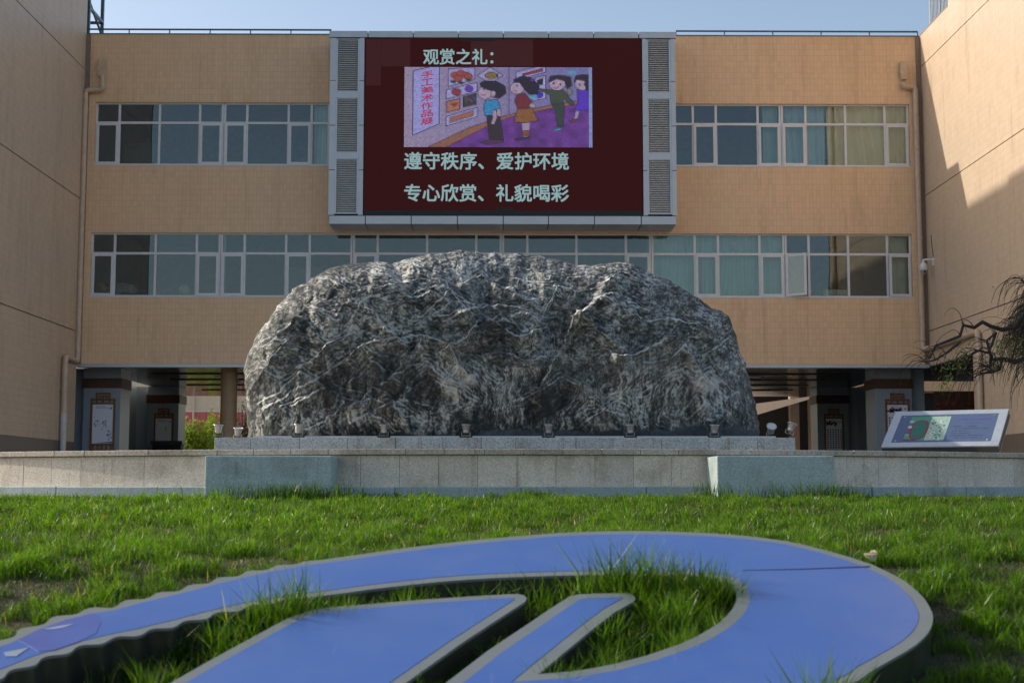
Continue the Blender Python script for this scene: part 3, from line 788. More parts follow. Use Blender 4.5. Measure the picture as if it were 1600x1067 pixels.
# cladding: top, bottom, uprights, each panel by itself with open joints
g = 0.012
tops = [514.5, 575, 645.7, 716.4, 786.4, 857, 927.7, 998, 1056.3]
for a, c in zip(tops[:-1], tops[1:]):
    box('cladding_panel', M['alu'], led, S(a, 55).x + (g if a > 515 else 0), S(c, 55).x - (g if c < 1056 else 0), YS, YF - 0.003, izt + g, szt, bevel=0.006)
bots = [514.5, 570.7, 642.4, 714.6, 786.3, 857, 928.8, 1002, 1056.3]
for a, c in zip(bots[:-1], bots[1:]):
    box('cladding_panel', M['alu'], led, S(a, 345).x + (g if a > 515 else 0), S(c, 345).x - (g if c < 1056 else 0), YS, YF - 0.003, szb, izb - g, bevel=0.006)
lou = {0: (526.5, 558.0), 1: (1013.8, 1046.3)}
rows = [(60.5, 151), (151, 244), (244, 336.5)]
for side in (0, 1):
    a0, a1 = (sx0, ix0 - 0.004) if side == 0 else (ix1 + 0.004, sx1)
    l0, l1 = S(lou[side][0], 200).x, S(lou[side][1], 200).x
    zc = [izt] + [S(786, p).z for p in (127, 196.7, 266.3)] + [izb]
    for zt_, zb_ in zip(zc[:-1], zc[1:]):
        box('cladding_strip', M['alu'], led, a0, l0 - 0.05, YS, YF - 0.003, zb_ + g * 0.6, zt_ - g * 0.6, bevel=0.005)
        box('cladding_strip', M['alu'], led, l1 + 0.05, a1, YS, YF - 0.003, zb_ + g * 0.6, zt_ - g * 0.6, bevel=0.005)
    zl = [(S(786, 61.5).z, S(786, 144.5).z), (S(786, 154).z, S(786, 239.5).z), (S(786, 249).z, S(786, 334.5).z)]
    for i, (zt_, zb_) in enumerate(zl):
        fr = MB()
        fr.box(l0 - 0.049, l0, YS + 0.012, YS + 0.09, zb_, zt_); fr.box(l1, l1 + 0.049, YS + 0.012, YS + 0.09, zb_, zt_)
        fr.box(l0, l1, YS + 0.013, YS + 0.09, zt_ - 0.02, zt_); fr.box(l0, l1, YS + 0.013, YS + 0.09, zb_, zb_ + 0.02)
        lv = fr.build('louvre', M['alu'], led)
        sl = MB(); n = 24; h = (zt_ - zb_ - 0.04) / n
        for k in range(n):
            z0 = zb_ + 0.02 + k * h
            sl.add([(l0, YS + 0.022, z0 + 0.002), (l1, YS + 0.022, z0 + 0.002), (l1, YS + 0.028, z0 + 0.012), (l0, YS + 0.028, z0 + 0.012),
                    (l0, YS + 0.085, z0 + h * 1.05), (l1, YS + 0.085, z0 + h * 1.05), (l1, YS + 0.088, z0 + h * 0.9), (l0, YS + 0.088, z0 + h * 0.9)],
                   [(0,1,2,3), (3,2,5,4), (4,5,6,7), (7,6,1,0), (0,3,4,7), (1,6,5,2)])
        sl.build('slats', M['alu_dark'], lv, kind='stuff')
    for zt_, zb_ in ((zl[0][1], zl[1][0]), (zl[1][1], zl[2][0])):
        box('cladding_strip', M['alu'], led, l0 - 0.0485, l1 + 0.0485, YS + 0.006, YS + 0.1, zt_ * 0 + min(zt_, zb_) + 0.004, max(zt_, zb_) - 0.004) if False else \
        box('cladding_strip', M['alu'], led, l0 - 0.0485, l1 + 0.0485, YS + 0.006, YS + 0.1, zb_ + 0.004, zt_ - 0.004)
# the lit face: dark red ground
m, nt, b = new_mat('screen red')
pos = geo_pos(nt); sp = N(nt, 'ShaderNodeSeparateXYZ'); L(nt, pos, sp.inputs[0])
cb = N(nt, 'ShaderNodeCombineXYZ'); L(nt, sp.outputs[0], cb.inputs[0]); L(nt, sp.outputs[2], cb.inputs[1])
br = N(nt, 'ShaderNodeTexBrick'); br.offset = 0
for k_, v_ in (('Scale', 1), ('Brick Width', 0.98), ('Row Height', 0.98), ('Mortar Size', 0.0), ('Bias', -0.5)): br.inputs[k_].default_value = v_
br.inputs['Color1'].default_value = (0.0125, 0.0022, 0.0025, 1); br.inputs['Color2'].default_value = (0.0140, 0.0023, 0.0026, 1)
L(nt, cb.outputs[0], br.inputs['Vector'])
b.inputs['Base Color'].default_value = (0.006, 0.004, 0.004, 1); b.inputs['Roughness'].default_value = 0.8; b.inputs['Specular IOR Level'].default_value = 0.1
L(nt, br.outputs[0], b.inputs['Emission Color']); b.inputs['Emission Strength'].default_value = 1.25
M['screen_red'] = m
zs_b = S(786, 328.5).z
box('screen_face', M['screen_red'], led, ix0 + 0.02, ix1 - 0.02, YS + 0.04, YS + 0.10, zs_b, izt - 0.005)
box('blank_strip', M['black'], led, ix0 + 0.02, ix1 - 0.02, YS + 0.035, YS + 0.099, izb, zs_b - 0.003)
m2, nt, b2 = new_mat('screen red bright')
b2.inputs['Base Color'].default_value = (0.008, 0.006, 0.006, 1); b2.inputs['Roughness'].default_value = 0.75
b2.inputs['Emission Color'].default_value = (0.0160, 0.0023, 0.0026, 1); b2.inputs['Emission Strength'].default_value = 1.2
def modul(a, c, t, d): box('screen_module', m2, led, S(a, 200).x, S(c, 200).x, YS + 0.0385, YS + 0.0395, S(786, d).z, S(786, t).z)
modul(570.5, 594, 61.5, 134); modul(594.3, 640, 61.5, 104); modul(735, 833, 61.5, 103)
box('dead_module', M['black'], led, S(720, 60).x, S(775, 60).x, YS + 0.036, YS + 0.038, S(786, 64.5).z, S(786, 61).z)
box('dead_module', M['black'], led, S(776, 60).x, S(803, 60).x, YS + 0.036, YS + 0.038, S(786, 328).z, S(786, 324).z)
# lettering
M['led_text'] = emit_mat('led lettering', (0.40, 0.62, 0.64), 0.34)
CHAR_ADV = 1.0
def text_mesh(body, name, mat, parent, x0, x1, z0, z1, y, bold=0.0, shear=None):
    """one flat mesh part per character"""
    cu = bpy.data.curves.new('t', 'FONT'); cu.body = body; cu.size = 1.0
    to = bpy.data.objects.new('t', cu); COL.objects.link(to)
    bpy.context.view_layer.update()
    dg = bpy.context.evaluated_depsgraph_get()
    me = bpy.data.meshes.new_from_object(to.evaluated_get(dg))
    bpy.data.objects.remove(to)
    co = np.array([v.co[:] for v in me.vertices]); polys = [list(q.vertices) for q in me.polygons]
    lo, hi = co.min(0), co.max(0)
    off = LOC[parent.name]
    adv = hi[0] / len(body) if len(body) > 1 else 9.0
    groups = {}
    for q in polys:
        cxm = np.mean([co[i, 0] for i in q]); k = int(min(len(body) - 1, max(0, cxm // CHAR_ADV)))
        groups.setdefault(k, []).append(q)
    for k, qs in sorted(groups.items()):
        vs, fs = [], []
        for rep, (sx_, sz_) in enumerate(((0, 0), (bold, 0), (0, bold), (bold, bold)) if bold else ((0, 0),)):
            ix = {}
            for q in qs:
                for i in q:
                    if i not in ix:
                        ix[i] = len(vs)
                        u_ = (co[i, 0] - lo[0]) / (hi[0] - lo[0]); v_ = (co[i, 1] - lo[1]) / (hi[1] - lo[1])
                        Xp = x0 + u_ * (x1 - x0) + (sx_ - bold / 2) * (z1 - z0); Zp = z0 + v_ * (z1 - z0) + (sz_ - bold / 2) * (z1 - z0) + (shear * (u_ - 0.5) if shear else 0)
                        vs.append((Xp - off.x, y - 0.0004 * rep - off.y, Zp - off.z))
                fs.append([ix[i] for i in q])
        m2_ = bpy.data.meshes.new(name); m2_.from_pydata(vs, [], fs); m2_.materials.append(mat); m2_.update()
        o = bpy.data.objects.new(name, m2_); COL.objects.link(o); o.parent = parent
yt = YS + 0.034
text_mesh('观赏之礼：', 'character', M['led_text'], led, S(661.5, 90).x, S(770.5, 90).x, S(700, 100.5).z, S(700, 76.5).z, yt, 0.035)
text_mesh('遵守秩序、爱护环境', 'character', M['led_text'], led, S(632, 250).x, S(888.5, 250).x, S(700, 264.5).z, S(700, 238).z, yt, 0.035)
text_mesh('专心欣赏、礼貌喝彩', 'character', M['led_text'], led, S(632, 300).x, S(888.5, 300).x, S(700, 314.5).z, S(700, 288).z, yt, 0.035)

# the picture: coloured diodes, drawn by hand on a 164 x 70 grid
GW, GH, SSAA = 164, 70, 4
W_, H_ = GW * SSAA, GH * SSAA
img = np.zeros((H_, W_, 3), np.float32)
gx, gy = np.meshgrid((np.arange(W_) + 0.5) / W_ * 1468 + 60, (np.arange(H_) + 0.5) / H_ * 625 + 225)
def hexc(h): 
    c = np.array([int(h[i:i+2], 16) for i in (0, 2, 4)], np.float32) / 255
    return np.where(c <= 0.04045, c / 12.92, ((c + 0.055) / 1.055) ** 2.4)
def pmask(pts):
    ins = np.zeros(gx.shape, bool); n = len(pts)
    for i in range(n):
        x1, y1 = pts[i]; x2, y2 = pts[(i + 1) % n]
        if y1 == y2: continue
        c = ((y1 > gy) != (y2 > gy)) & (gx < (x2 - x1) * (gy - y1) / (y2 - y1) + x1); ins ^= c
    return ins
def emask(cx, cy, rx, ry, rot=0):
    c, s = math.cos(rot), math.sin(rot); dx, dy = gx - cx, gy - cy
    return ((dx * c + dy * s) / rx) ** 2 + ((-dx * s + dy * c) / ry) ** 2 < 1
def fill(mk, col): img[mk] = hexc(col)
def line(pts, col, w=7, close=False):
    P_ = pts + ([pts[0]] if close else [])
    mk = np.zeros(gx.shape, bool)
    for (x1, y1), (x2, y2) in zip(P_[:-1], P_[1:]):
        L2 = (x2-x1)**2 + (y2-y1)**2 + 1e-6
        t = np.clip(((gx-x1)*(x2-x1) + (gy-y1)*(y2-y1)) / L2, 0, 1)
        mk |= (gx - x1 - t*(x2-x1))**2 + (gy - y1 - t*(y2-y1))**2 < (w/2)**2
    fill(mk, col)
def shape(pts, col, w=6, lc='2a1c3c'): fill(pmask(pts), col); line(pts, lc, w, True)
def oval(cx, cy, rx, ry, col, rot=0, lc='2a1c3c'):
    if lc: fill(emask(cx, cy, rx + 5, ry + 5, rot), lc)
    fill(emask(cx, cy, rx, ry, rot), col)
tt = np.clip((gx - 60) / 1400, 0, 1)[..., None]
img[:] = hexc('c4aebc') * (1 - tt) + hexc('8f8ab8') * tt
fl = pmask([(390, 850), (700, 690), (900, 610), (1200, 545), (1528, 495), (1528, 850)])
img[fl] = hexc('7d3f96')
nz = vnoise(gx / 60, gy / 40, 3)[..., None]
img[fl] = (img * (1 + 0.35 * nz))[fl]
shape([(245, 850), (560, 700), (860, 600), (1200, 520), (1528, 470), (1528, 498), (1200, 548), (900, 612), (700, 692), (390, 850)], 'b5774f', 5)
line([(875, 225), (875, 590)], '4a3a60', 6)
shape([(128, 255), (335, 205), (335, 668), (128, 760)], 'c3bfee', 7)
shape([(402, 240), (608, 225), (608, 320), (402, 380)], 'c7bbe0', 6)
for a, c_ in ((455, 290), (500, 275), (545, 290), (480, 315), (560, 300)): oval(a, c_, 30, 24, 'c2563a', 0, '7a2c22')
for a, c_ in ((440, 340), (500, 345), (560, 325)): oval(a, c_, 22, 12, '2c4434', 0.3, None)
shape([(628, 292), (730, 225), (832, 290), (730, 352)], 'cbc2e4', 6)
oval(738, 290, 48, 24, 'a8822e'); shape([(775, 290), (795, 272), (795, 312)], '6b5320', 4)
shape([(385, 405), (628, 345), (628, 415), (385, 475)], 'cdc3e6', 6)
oval(467, 420, 34, 24, 'b23a34'); oval(565, 395, 30, 22, '7b3fc4')
shape([(390, 495), (495, 470), (495, 555), (390, 580)], 'd58a5a', 6); shape([(420, 512), (480, 505), (450, 535)], 'b8322e', 3)
shape([(520, 455), (622, 430), (622, 515), (520, 538)], '4c3a2c', 6)
for k_ in range(7): line([(532 + k_*13, 450 + (k_*37) % 30), (545 + k_*12, 505 - (k_*23) % 30)], ('3a7a4a', 'b43a3a', '3a4ab0')[k_ % 3], 8)
shape([(385, 612), (632, 540), (632, 612), (385, 688)], 'cfc7e6', 6); shape([(415, 620), (600, 565), (600, 605), (415, 660)], 'c47b5a', 4)
shape([(935, 262), (1165, 205), (1165, 262), (935, 330)], 'c9bfe4', 6); shape([(985, 275), (1140, 232), (1140, 255), (985, 295)], 'a83a44', 4)
shape([(1080, 310), (1165, 290), (1165, 470), (1060, 488)], 'cfc7e8', 6); oval(1105, 440, 36, 24, '4a3ad0'); oval(1070, 455, 30, 18, '69c2d0', 0, None)
line([(1280, 240), (1280, 300)], '8a90b8', 6); line([(1435, 225), (1435, 300)], '8a90b8', 6); oval(1370, 265, 36, 18, '74b8d0', 0, None)
# boy in a blue shirt
shape([(700, 590), (805, 590), (835, 790), (725, 800)], '3c2c28'); shape([(655, 812), (740, 790), (835, 795), (830, 812), (700, 830)], '6a3a50')
shape([(690, 485), (790, 480), (810, 545), (800, 600), (690, 605), (680, 545)], '37a6cc')
shape([(742, 565), (778, 560), (785, 620), (760, 675), (735, 668), (752, 620)], 'd9b6bc', 5); oval(800, 580, 17, 30, 'd9b6bc')
oval(690, 425, 54, 48, 'dcbcc2'); shape([(648, 352), (690, 330), (780, 335), (850, 375), (855, 430), (800, 470), (755, 460), (740, 410), (690, 395), (660, 380)], '231a22')
oval(755, 432, 16, 22, 'dcbcc2'); line([(655, 438), (690, 446)], '903040', 6); oval(680, 400, 5, 9, '1a1420', 0, None)
# girl in an orange skirt
shape([(975, 655), (1045, 655), (1035, 770), (985, 770)], 'cdb2c0', 5); shape([(980, 720), (1040, 718), (1040, 760), (985, 762)], 'a85a34', 4); shape([(920, 785), (1040, 765), (1042, 780), (930, 800)], '5a3050')
shape([(945, 545), (1055, 545), (1108, 640), (1000, 660), (918, 655)], 'b06f28')
shape([(935, 445), (1000, 425), (1060, 500), (1055, 545), (945, 552), (922, 490)], '8a2c26'); oval(1060, 525, 20, 18, 'd9b6bc')
oval(940, 390, 52, 44, 'dcbcc2'); shape([(915, 320), (985, 292), (1060, 310), (1115, 370), (1105, 435), (1040, 440), (1000, 400), (960, 345), (918, 345)], '1e171f')
shape([(1095, 325), (1145, 310), (1140, 365), (1105, 360)], '1e171f', 3); oval(1060, 322, 14, 14, '6a3ac0', 0, None); oval(940, 370, 6, 10, '1a1420', 0, None); line([(905, 410), (940, 414)], '903040', 5)
# boy in green
shape([(1205, 500), (1305, 495), (1310, 560), (1300, 690), (1255, 690), (1235, 560)], '3f4e34'); shape([(1210, 715), (1285, 695), (1290, 712), (1225, 726)], '55b8c2', 4)
shape([(1115, 390), (1205, 402), (1300, 400), (1390, 510), (1365, 525), (1300, 470), (1300, 510), (1205, 510), (1195, 440), (1115, 405)], '4c5c34'); 
oval(1255, 350, 64, 54, 'dcbcc2'); shape([(1185, 345), (1200, 295), (1270, 285), (1360, 300), (1370, 370), (1330, 390), (1310, 330), (1250, 315)], '2a1e22')
oval(1228, 350, 7, 10, '1a1420', 0, None); oval(1280, 358, 7, 10, '1a1420', 0, None); line([(1225, 380), (1245, 388), (1265, 380)], 'b03050', 7)
# girl in violet
shape([(1400, 560), (1430, 560), (1410, 635), (1385, 630)], 'd0b4c4', 4); shape([(1345, 640), (1410, 625), (1408, 645), (1355, 660)], '8a4a34', 4)
shape([(1410, 400), (1500, 398), (1502, 560), (1385, 565), (1415, 500)], '6a3ad0'); oval(1450, 355, 54, 46, 'dcbcc2')
shape([(1385, 345), (1400, 290), (1460, 280), (1500, 285), (1500, 410), (1480, 400), (1470, 330), (1410, 320)], '231a22'); oval(1430, 360, 6, 9, '1a1420', 0, None); oval(1468, 360, 6, 9, '1a1420', 0, None)
oval(1350, 415, 18, 26, '9a9a70')
fill(gx > 1502, 'a8b8dc')
img = np.clip(img.reshape(GH, SSAA, GW, SSAA, 3).mean((1, 3)), 0, 1)
img *= (1 + 0.10 * rng.standard_normal((GH, GW, 1)))
img = np.clip(img, 0.004, 1) * np.array([0.82, 0.86, 1.12])
qx0, qx1 = S(631.5, 168).x, S(925.5, 168).x; qzt, qzb = S(780, 105).z, S(780, 230).z
cw, ch = (qx1 - qx0) / GW, (qzt - qzb) / GH; gp = 0.10
jj, ii = np.meshgrid(np.arange(GW), np.arange(GH))
xa = qx0 + (jj + gp) * cw; xb = qx0 + (jj + 1 - gp) * cw; za = qzt - (ii + gp) * ch; zb = qzt - (ii + 1 - gp) * ch
yp = np.full(xa.shape, YS + 0.033)
co = np.stack([np.stack([xa, yp, zb], -1), np.stack([xb, yp, zb], -1), np.stack([xb, yp, za], -1), np.stack([xa, yp, za], -1)], -2).reshape(-1, 3)
off = LOC[led.name]; co -= np.array([off.x, off.y, off.z])
M['diode'] = attr_mat('picture diodes', 'col', 0.7, emit=0.43)
pic = fast_mesh('picture', co, np.arange(len(co)).reshape(-1, 4), M['diode'], led)
color_attr(pic, 'col', np.repeat(img.reshape(-1, 3), 4, 0)); pic['kind'] = 'stuff'
box('picture_backing', emit_mat('diode gaps', (0.05, 0.045, 0.08), 0.4), led, qx0, qx1, YS + 0.0345, YS + 0.0375, qzb, qzt)
M['led_red'] = emit_mat('led red glyphs', (0.36, 0.03, 0.09), 0.5)
for k_, chh in enumerate('手工美术作品展'):
    yy = 262 + k_ * 61
    fx = lambda u: qx0 + (u - 60) / 1468 * (qx1 - qx0)
    fz = lambda v: qzt - (v - 225) / 625 * (qzt - qzb)
    text_mesh(chh, 'picture_glyph', M['led_red'], led, fx(192), fx(284), fz(yy + 46), fz(yy - 4), YS + 0.031, 0.05, shear=0.05)

# =================================================================== THE ROCK
RY = 21.45                                          # depth of its ridge line
out_px = [(384,684),(387,672),(386,656),(382,620),(380,595),(381.6,572),(389,551.5),(402,516.6),(422,490),(440,467),(455,452),(472,442.5),(498,425),(515,418),(533,414),
          (552,410),(570.5,407.6),(590,406.5),(611,408.5),(626,406),(640,402),(655,397),(670,393),(700,391),(722,388.5),(738,389.5),(755,392),(775,391.5),(800,393),(830,396),
          (850,400),(870,402.5),(890,407),(905,411.5),(922,412.5),(935,411),(950,408.5),(968,408),(982,409),(1005,419),(1022,427),(1040,434),(1058,444),(1075,455),(1100,471),(1113,481),(1128,484),(1140,493),
          (1152,512),(1160,535),(1165,560),(1171,583),(1180,615),(1187,650),(1190,668),(1191,684)]
OW = [(at(a, c, RY - 0.22).x, at(a, c, RY - 0.22).z) for a, c in out_px]
bx, bz = at(786, 684, RY - 0.22).x, PZ
NT, NR = 1080, 330
ang = np.array([math.atan2(z - bz, x - bx) for x, z in OW]); rad = np.array([math.hypot(x - bx, z - bz) for x, z in OW])
ang = np.clip(ang, 0, PI); order = np.argsort(ang)
th = np.linspace(0.0, PI, NT)
# even spacing along the outline
R0 = np.interp(th, ang[order], rad[order])
X0 = np.cos(th) * R0; Z0 = np.sin(th) * R0
s_ = np.concatenate([[0], np.cumsum(np.hypot(np.diff(X0), np.diff(Z0)))])
th = np.interp(np.linspace(0, s_[-1], NT), s_, th)
R0 = np.interp(th, ang[order], rad[order])
R0 = R0 * (1 + 0.012 * fbm(th * 16, th * 0, 41, 4) + 0.002 * fbm(th * 60, th * 0, 43, 3))
rr = np.linspace(0, 1, NR) ** 0.9
TH, RR = np.meshgrid(th, rr)
RAD = R0[None, :] * RR
X = bx + RAD * np.cos(TH); Z = bz + RAD * np.sin(TH)
u = X - bx; w = Z - bz
Tk = 1.55
pe = 2.6 + 6.0 * np.clip(-np.cos(TH), 0, 1) ** 1.5 + 1.5 * np.clip(np.cos(TH), 0, 1)
prof = Tk * np.power(np.clip(1 - RR ** pe, 0, 1), 0.62)
# leaning top: the upper part falls back
warp1 = fbm(u * 0.9, w * 0.9, 1, 4); warp2 = fbm(u * 0.9 + 9, w * 0.9 - 4, 2, 4)
fine1 = fbm(u * 3.5, w * 3.5, 3, 4); fine2 = fbm(u * 3.5 + 5, w * 3.5, 4, 4)
disp = 0.13 * warp1 + 0.035 * fine1
vein = np.zeros_like(u)
def pxw(pts): return np.array([[at(a, c, RY - 1.0).x - bx, at(a, c, RY - 1.0).z - bz] for a, c in pts])
ridges = [
 ([(386,618),(420,575),(458,530),(466,500),(480,487),(500,492),(530,505)], 0.16), ([(398,602),(440,560),(470,520)], 0.05),
 ([(480,575),(520,545),(556,520),(575,478),(590,500),(612,520),(640,540)], 0.14), ([(420,640),(460,615),(500,600),(545,565),(575,545),(600,560)], 0.08),
 ([(560,560),(600,530),(630,480),(655,460),(682,452),(706,458),(722,480),(740,482)], 0.20), ([(610,600),(645,560),(665,535),(684,531),(704,548),(722,575),(738,590)], 0.16),
 ([(690,560),(725,535),(752,508),(768,505),(785,520),(800,530),(840,520)], 0.15), ([(700,500),(740,490),(780,478),(820,485),(838,500)], 0.09),
 ([(745,563),(785,558),(825,566),(860,560)], 0.10), ([(840,610),(868,560),(880,520),(897,486),(918,508),(945,530),(965,545)], 0.20),
 ([(955,560),(985,556),(1010,545),(1030,530),(1045,530),(1062,542),(1075,560),(1090,600)], 0.20), ([(1000,572),(1040,562),(1058,545),(1078,552),(1085,580)], 0.08),
 ([(900,490),(930,470),(965,480),(1000,505),(1040,500),(1080,510),(1110,530)], 0.13), ([(940,440),(970,425),(1000,432),(1030,450),(1070,480),(1105,500)], 0.16),
 ([(640,408),(660,425),(690,440),(700,452)], 0.14), ([(775,432),(800,430),(840,445),(880,450),(900,455)], 0.11), ([(720,440),(750,425),(780,450),(800,452),(830,470)], 0.12),
 ([(500,430),(530,440),(560,460),(600,455),(630,445)], 0.14), ([(590,420),(620,430),(640,440)], 0.1), ([(850,420),(890,430),(930,425),(960,440)], 0.1),
 ([(1080,600),(1110,580),(1130,595),(1150,610)], 0.12), ([(560,640),(590,610),(610,620),(640,650)], 0.10), ([(880,640),(905,600),(930,620),(950,650)], 0.12),
 ([(1050,650),(1080,620),(1110,640)], 0.08), ([(430,540),(450,510),(470,500)], 0.1), ([(780,640),(800,590),(815,640)], 0.06),
]
rs = random.Random(5)
for k in range(34):
    x0 = rs.uniform(400, 1160); y0 = rs.uniform(425, 640); hw = rs.uniform(25, 75); hh = rs.uniform(12, 46)
    ridges.append(([(x0 - hw, y0 + hh), (x0 - hw * 0.35, y0 + hh * 0.4), (x0, y0), (x0 + hw * 0.4, y0 + hh * 0.35), (x0 + hw * rs.uniform(0.7, 1.2), y0 + hh)], rs.uniform(0.03, 0.08)))
uw = u + 0.07 * fine1 + 0.02 * fbm(u * 14, w * 14, 8, 3); ww = w + 0.06 * fine2 + 0.018 * fbm(u * 14, w * 14, 9, 3)
band = np.zeros_like(u)
for pts, amp in ridges:
    p = pxw(pts); xr, zr_ = p[:, 0], p[:, 1]
    mg = 0.12
    ins = np.clip((uw - xr[0]) / mg + 1, 0, 1) * np.clip((xr[-1] - uw) / mg + 1, 0, 1)
    ins = ins * ins * (3 - 2 * ins)
    s = np.interp(uw, xr, zr_) - ww                # > 0 below the ridge line
    Lb = 0.30 + amp
    step = np.where(s > 0, np.exp(-s / Lb) * np.clip(s / 0.035, 0, 1), 0)
    disp += amp * (1.75 if amp >= 0.085 else 1.2) * step * ins
    lw_ = (0.009 + amp * 0.058) * (1 + 0.7 * fine1)
    vein = np.maximum(vein, ins * np.exp(-((s - lw_) / lw_) ** 2) * ((0.40 + 2.2 * amp) if amp > 0.085 else 0.28) * np.clip(0.75 + 1.6 * fbm(u * 7, w * 7, 63, 3), 0.1, 1.2))
    near = ins * np.exp(-np.abs(s) / 0.22)
    ph = s * 95 + 3 * fbm(u * 5, w * 5, 21, 3)
    band = np.where(near > np.abs(band), near * (0.5 + 0.5 * np.sin(ph)), band)
# hanging streaks on the lower faces, chaotic folds on the upper part
streak = fbm(u * 13 + 1.2 * warp2, w * 2.6, 31, 5, 0.6); streak2 = fbm(u * 34 + 3 * fine1, w * 8, 33, 4, 0.62)
fold = np.sin(16 * (w + 0.55 * warp1 + 0.35 * fine2 + 0.5 * np.abs(fine1)) + 7 * fbm(u * 2, w * 2, 35, 4))
fold2 = np.sin(46 * (w + 0.35 * warp2 + 0.30 * fine1 + 0.22 * np.abs(fbm(u * 5, w * 5, 36, 4))))
low = np.clip((1.35 - w) / 0.7 + 0.5 * warp1, 0, 1)
patch = np.clip(0.5 + 2.4 * fbm(u * 1.7 + 2, w * 1.5, 37, 5, 0.55), 0, 1)
disp += 0.016 * streak * low + 0.014 * fold * (1 - low) + 0.007 * streak2 + 0.004 * fold2
disp += 0.008 * fbm(u * 11, w * 11, 39, 4, 0.6) + 0.003 * fbm(u * 45, w * 45, 40, 2)
GD = (w + 0.42 * warp1 + 0.26 * fine2 + 0.40 * np.abs(fine1)); disp += 0.012 * (fbm(u * 4.5, GD * 20, 66, 3, 0.55) * (1 - low) + fbm((u + 0.16 * warp2) * 20, w * 4, 67, 3, 0.55) * low)
edge = np.clip((1 - RR) / 0.06, 0, 1); edge = edge * edge * (3 - 2 * edge)
base_fade = np.clip(w / 0.18, 0, 1)
Yc = RY - prof - disp * (0.25 + 0.75 * edge) * (0.4 + 0.6 * base_fade)
# outline jitter follows the relief
k_out = 0.10 * disp * np.clip((RR - 0.8) / 0.2, 0, 1)
X = X + np.cos(TH) * k_out * 0.6; Z = Z + np.sin(TH) * k_out * 0.6
# colour of the stone, darker towards the lower left
grain = fbm(u * 60, w * 60, 51, 3, 0.65); grain2 = fbm(u * 26, w * 26, 52, 4, 0.6)
G1 = w + 0.42 * warp1 + 0.26 * fine2 + 0.40 * np.abs(fine1) + 0.10 * np.abs(fbm(u * 6, w * 6, 45, 3))
G2 = 0.55 * fbm(u * 1.5 + 3, w * 1.5, 46, 3, 0.45) + 0.16 * np.abs(fbm(u * 5, w * 5, 36, 4)) + 0.25 * w
G3 = u + 0.16 * warp2 + 0.16 * fine1 + 0.09 * fbm(u * 6, w * 2, 38, 4)
G4 = 0.5 * fbm(u * 3.2 + 1, w * 1.3, 47, 3, 0.45) + 0.06 * fbm(u * 12, w * 6, 48, 3)
def lines(g, k, s_): return np.exp(-(np.sin(g * k) / s_) ** 2)
wd = np.clip(0.30 + 0.35 * fbm(u * 4, w * 4, 49, 3), 0.12, 0.7)
L1 = np.maximum(lines(G1, 24, wd), 0.85 * lines(G2, 56, wd)); L2 = lines(G1 + 0.4 * G2, 52, wd * 1.1); L3 = np.maximum(lines(G3, 38, wd * 1.2), 0.9 * lines(G4, 52, wd))
patch2 = np.clip(0.5 + 2.6 * fbm(u * 2.6 + 7, w * 1.8 - 2, 57, 5, 0.6), 0, 1)
up = 1 - low
gu = 0.6 * fbm(u * 7 + 2 * G2, G1 * 40, 64, 4, 0.65) + 0.6 * fbm(u * 16, w * 24, 68, 4, 0.65); gl = 0.7 * fbm(G3 * 42, w * 6.0 + 1.5 * G4, 65, 4, 0.65) + 0.5 * fbm(u * 24, w * 12, 69, 4, 0.65)
flow = gu * up + gl * low
t = 0.275 + 1.15 * np.maximum(vein, 0) + 0.42 * band * (0.35 + 0.65 * patch)
t += up * (0.32 * L1 * (0.25 + 0.75 * patch2) + 0.14 * L2 * (0.2 + 0.8 * patch))
t -= 0.03 * low
t += low * (0.34 * L3 * (0.10 + 0.90 * patch) + 0.16 * np.clip(streak * 2.4, 0, 1) * patch2)
t += 0.14 * (patch - 0.5) * low + 0.10 * (patch2 - 0.5)
t -= 0.025
t += flow * (0.60 + 0.30 * patch) + 0.08 * grain2 + 0.16 * grain
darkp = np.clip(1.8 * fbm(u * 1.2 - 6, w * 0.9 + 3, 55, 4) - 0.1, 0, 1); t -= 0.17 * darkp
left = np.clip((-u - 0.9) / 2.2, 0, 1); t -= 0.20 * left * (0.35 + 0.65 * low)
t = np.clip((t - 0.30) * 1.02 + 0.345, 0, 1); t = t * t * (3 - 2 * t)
tc = t[..., None]
dark = np.array([0.042, 0.046, 0.046]); mid = np.array([0.178, 0.182, 0.174]); light = np.array([0.54, 0.54, 0.51])
rgb = np.where(tc < 0.45, dark + (mid - dark) * (tc / 0.45), mid + (light - mid) * ((tc - 0.45) / 0.55))
rust = np.exp(-((u - (at(513, 610, RY - 1).x - bx)) / 0.13) ** 2) * np.clip((1.25 - w) / 0.3, 0, 1) * np.clip(0.6 + 1.5 * fbm(u * 9, w * 3, 61, 4), 0, 1)
rust += 0.8 * np.exp(-(((u - (at(748, 555, RY - 1).x - bx)) / 0.09) ** 2 + ((w - 1.2) / 0.10) ** 2))
rgb = rgb * (1 - 0.75 * rust[..., None]) + np.array([0.045, 0.028, 0.013]) * 0.75 * rust[..., None]
mort = np.clip((0.10 + 0.09 * fbm(u * 2.2, w * 0, 71, 3) + 0.10 * np.clip(u / 3.5, -0.3, 1) - w) / 0.03, 0, 1)[..., None]
rgb = rgb * (1 - mort) + (np.array([0.090, 0.105, 0.115]) * (1 + 0.35 * grain2[..., None])) * mort
rgb = np.clip(rgb, 0.010, 0.7)
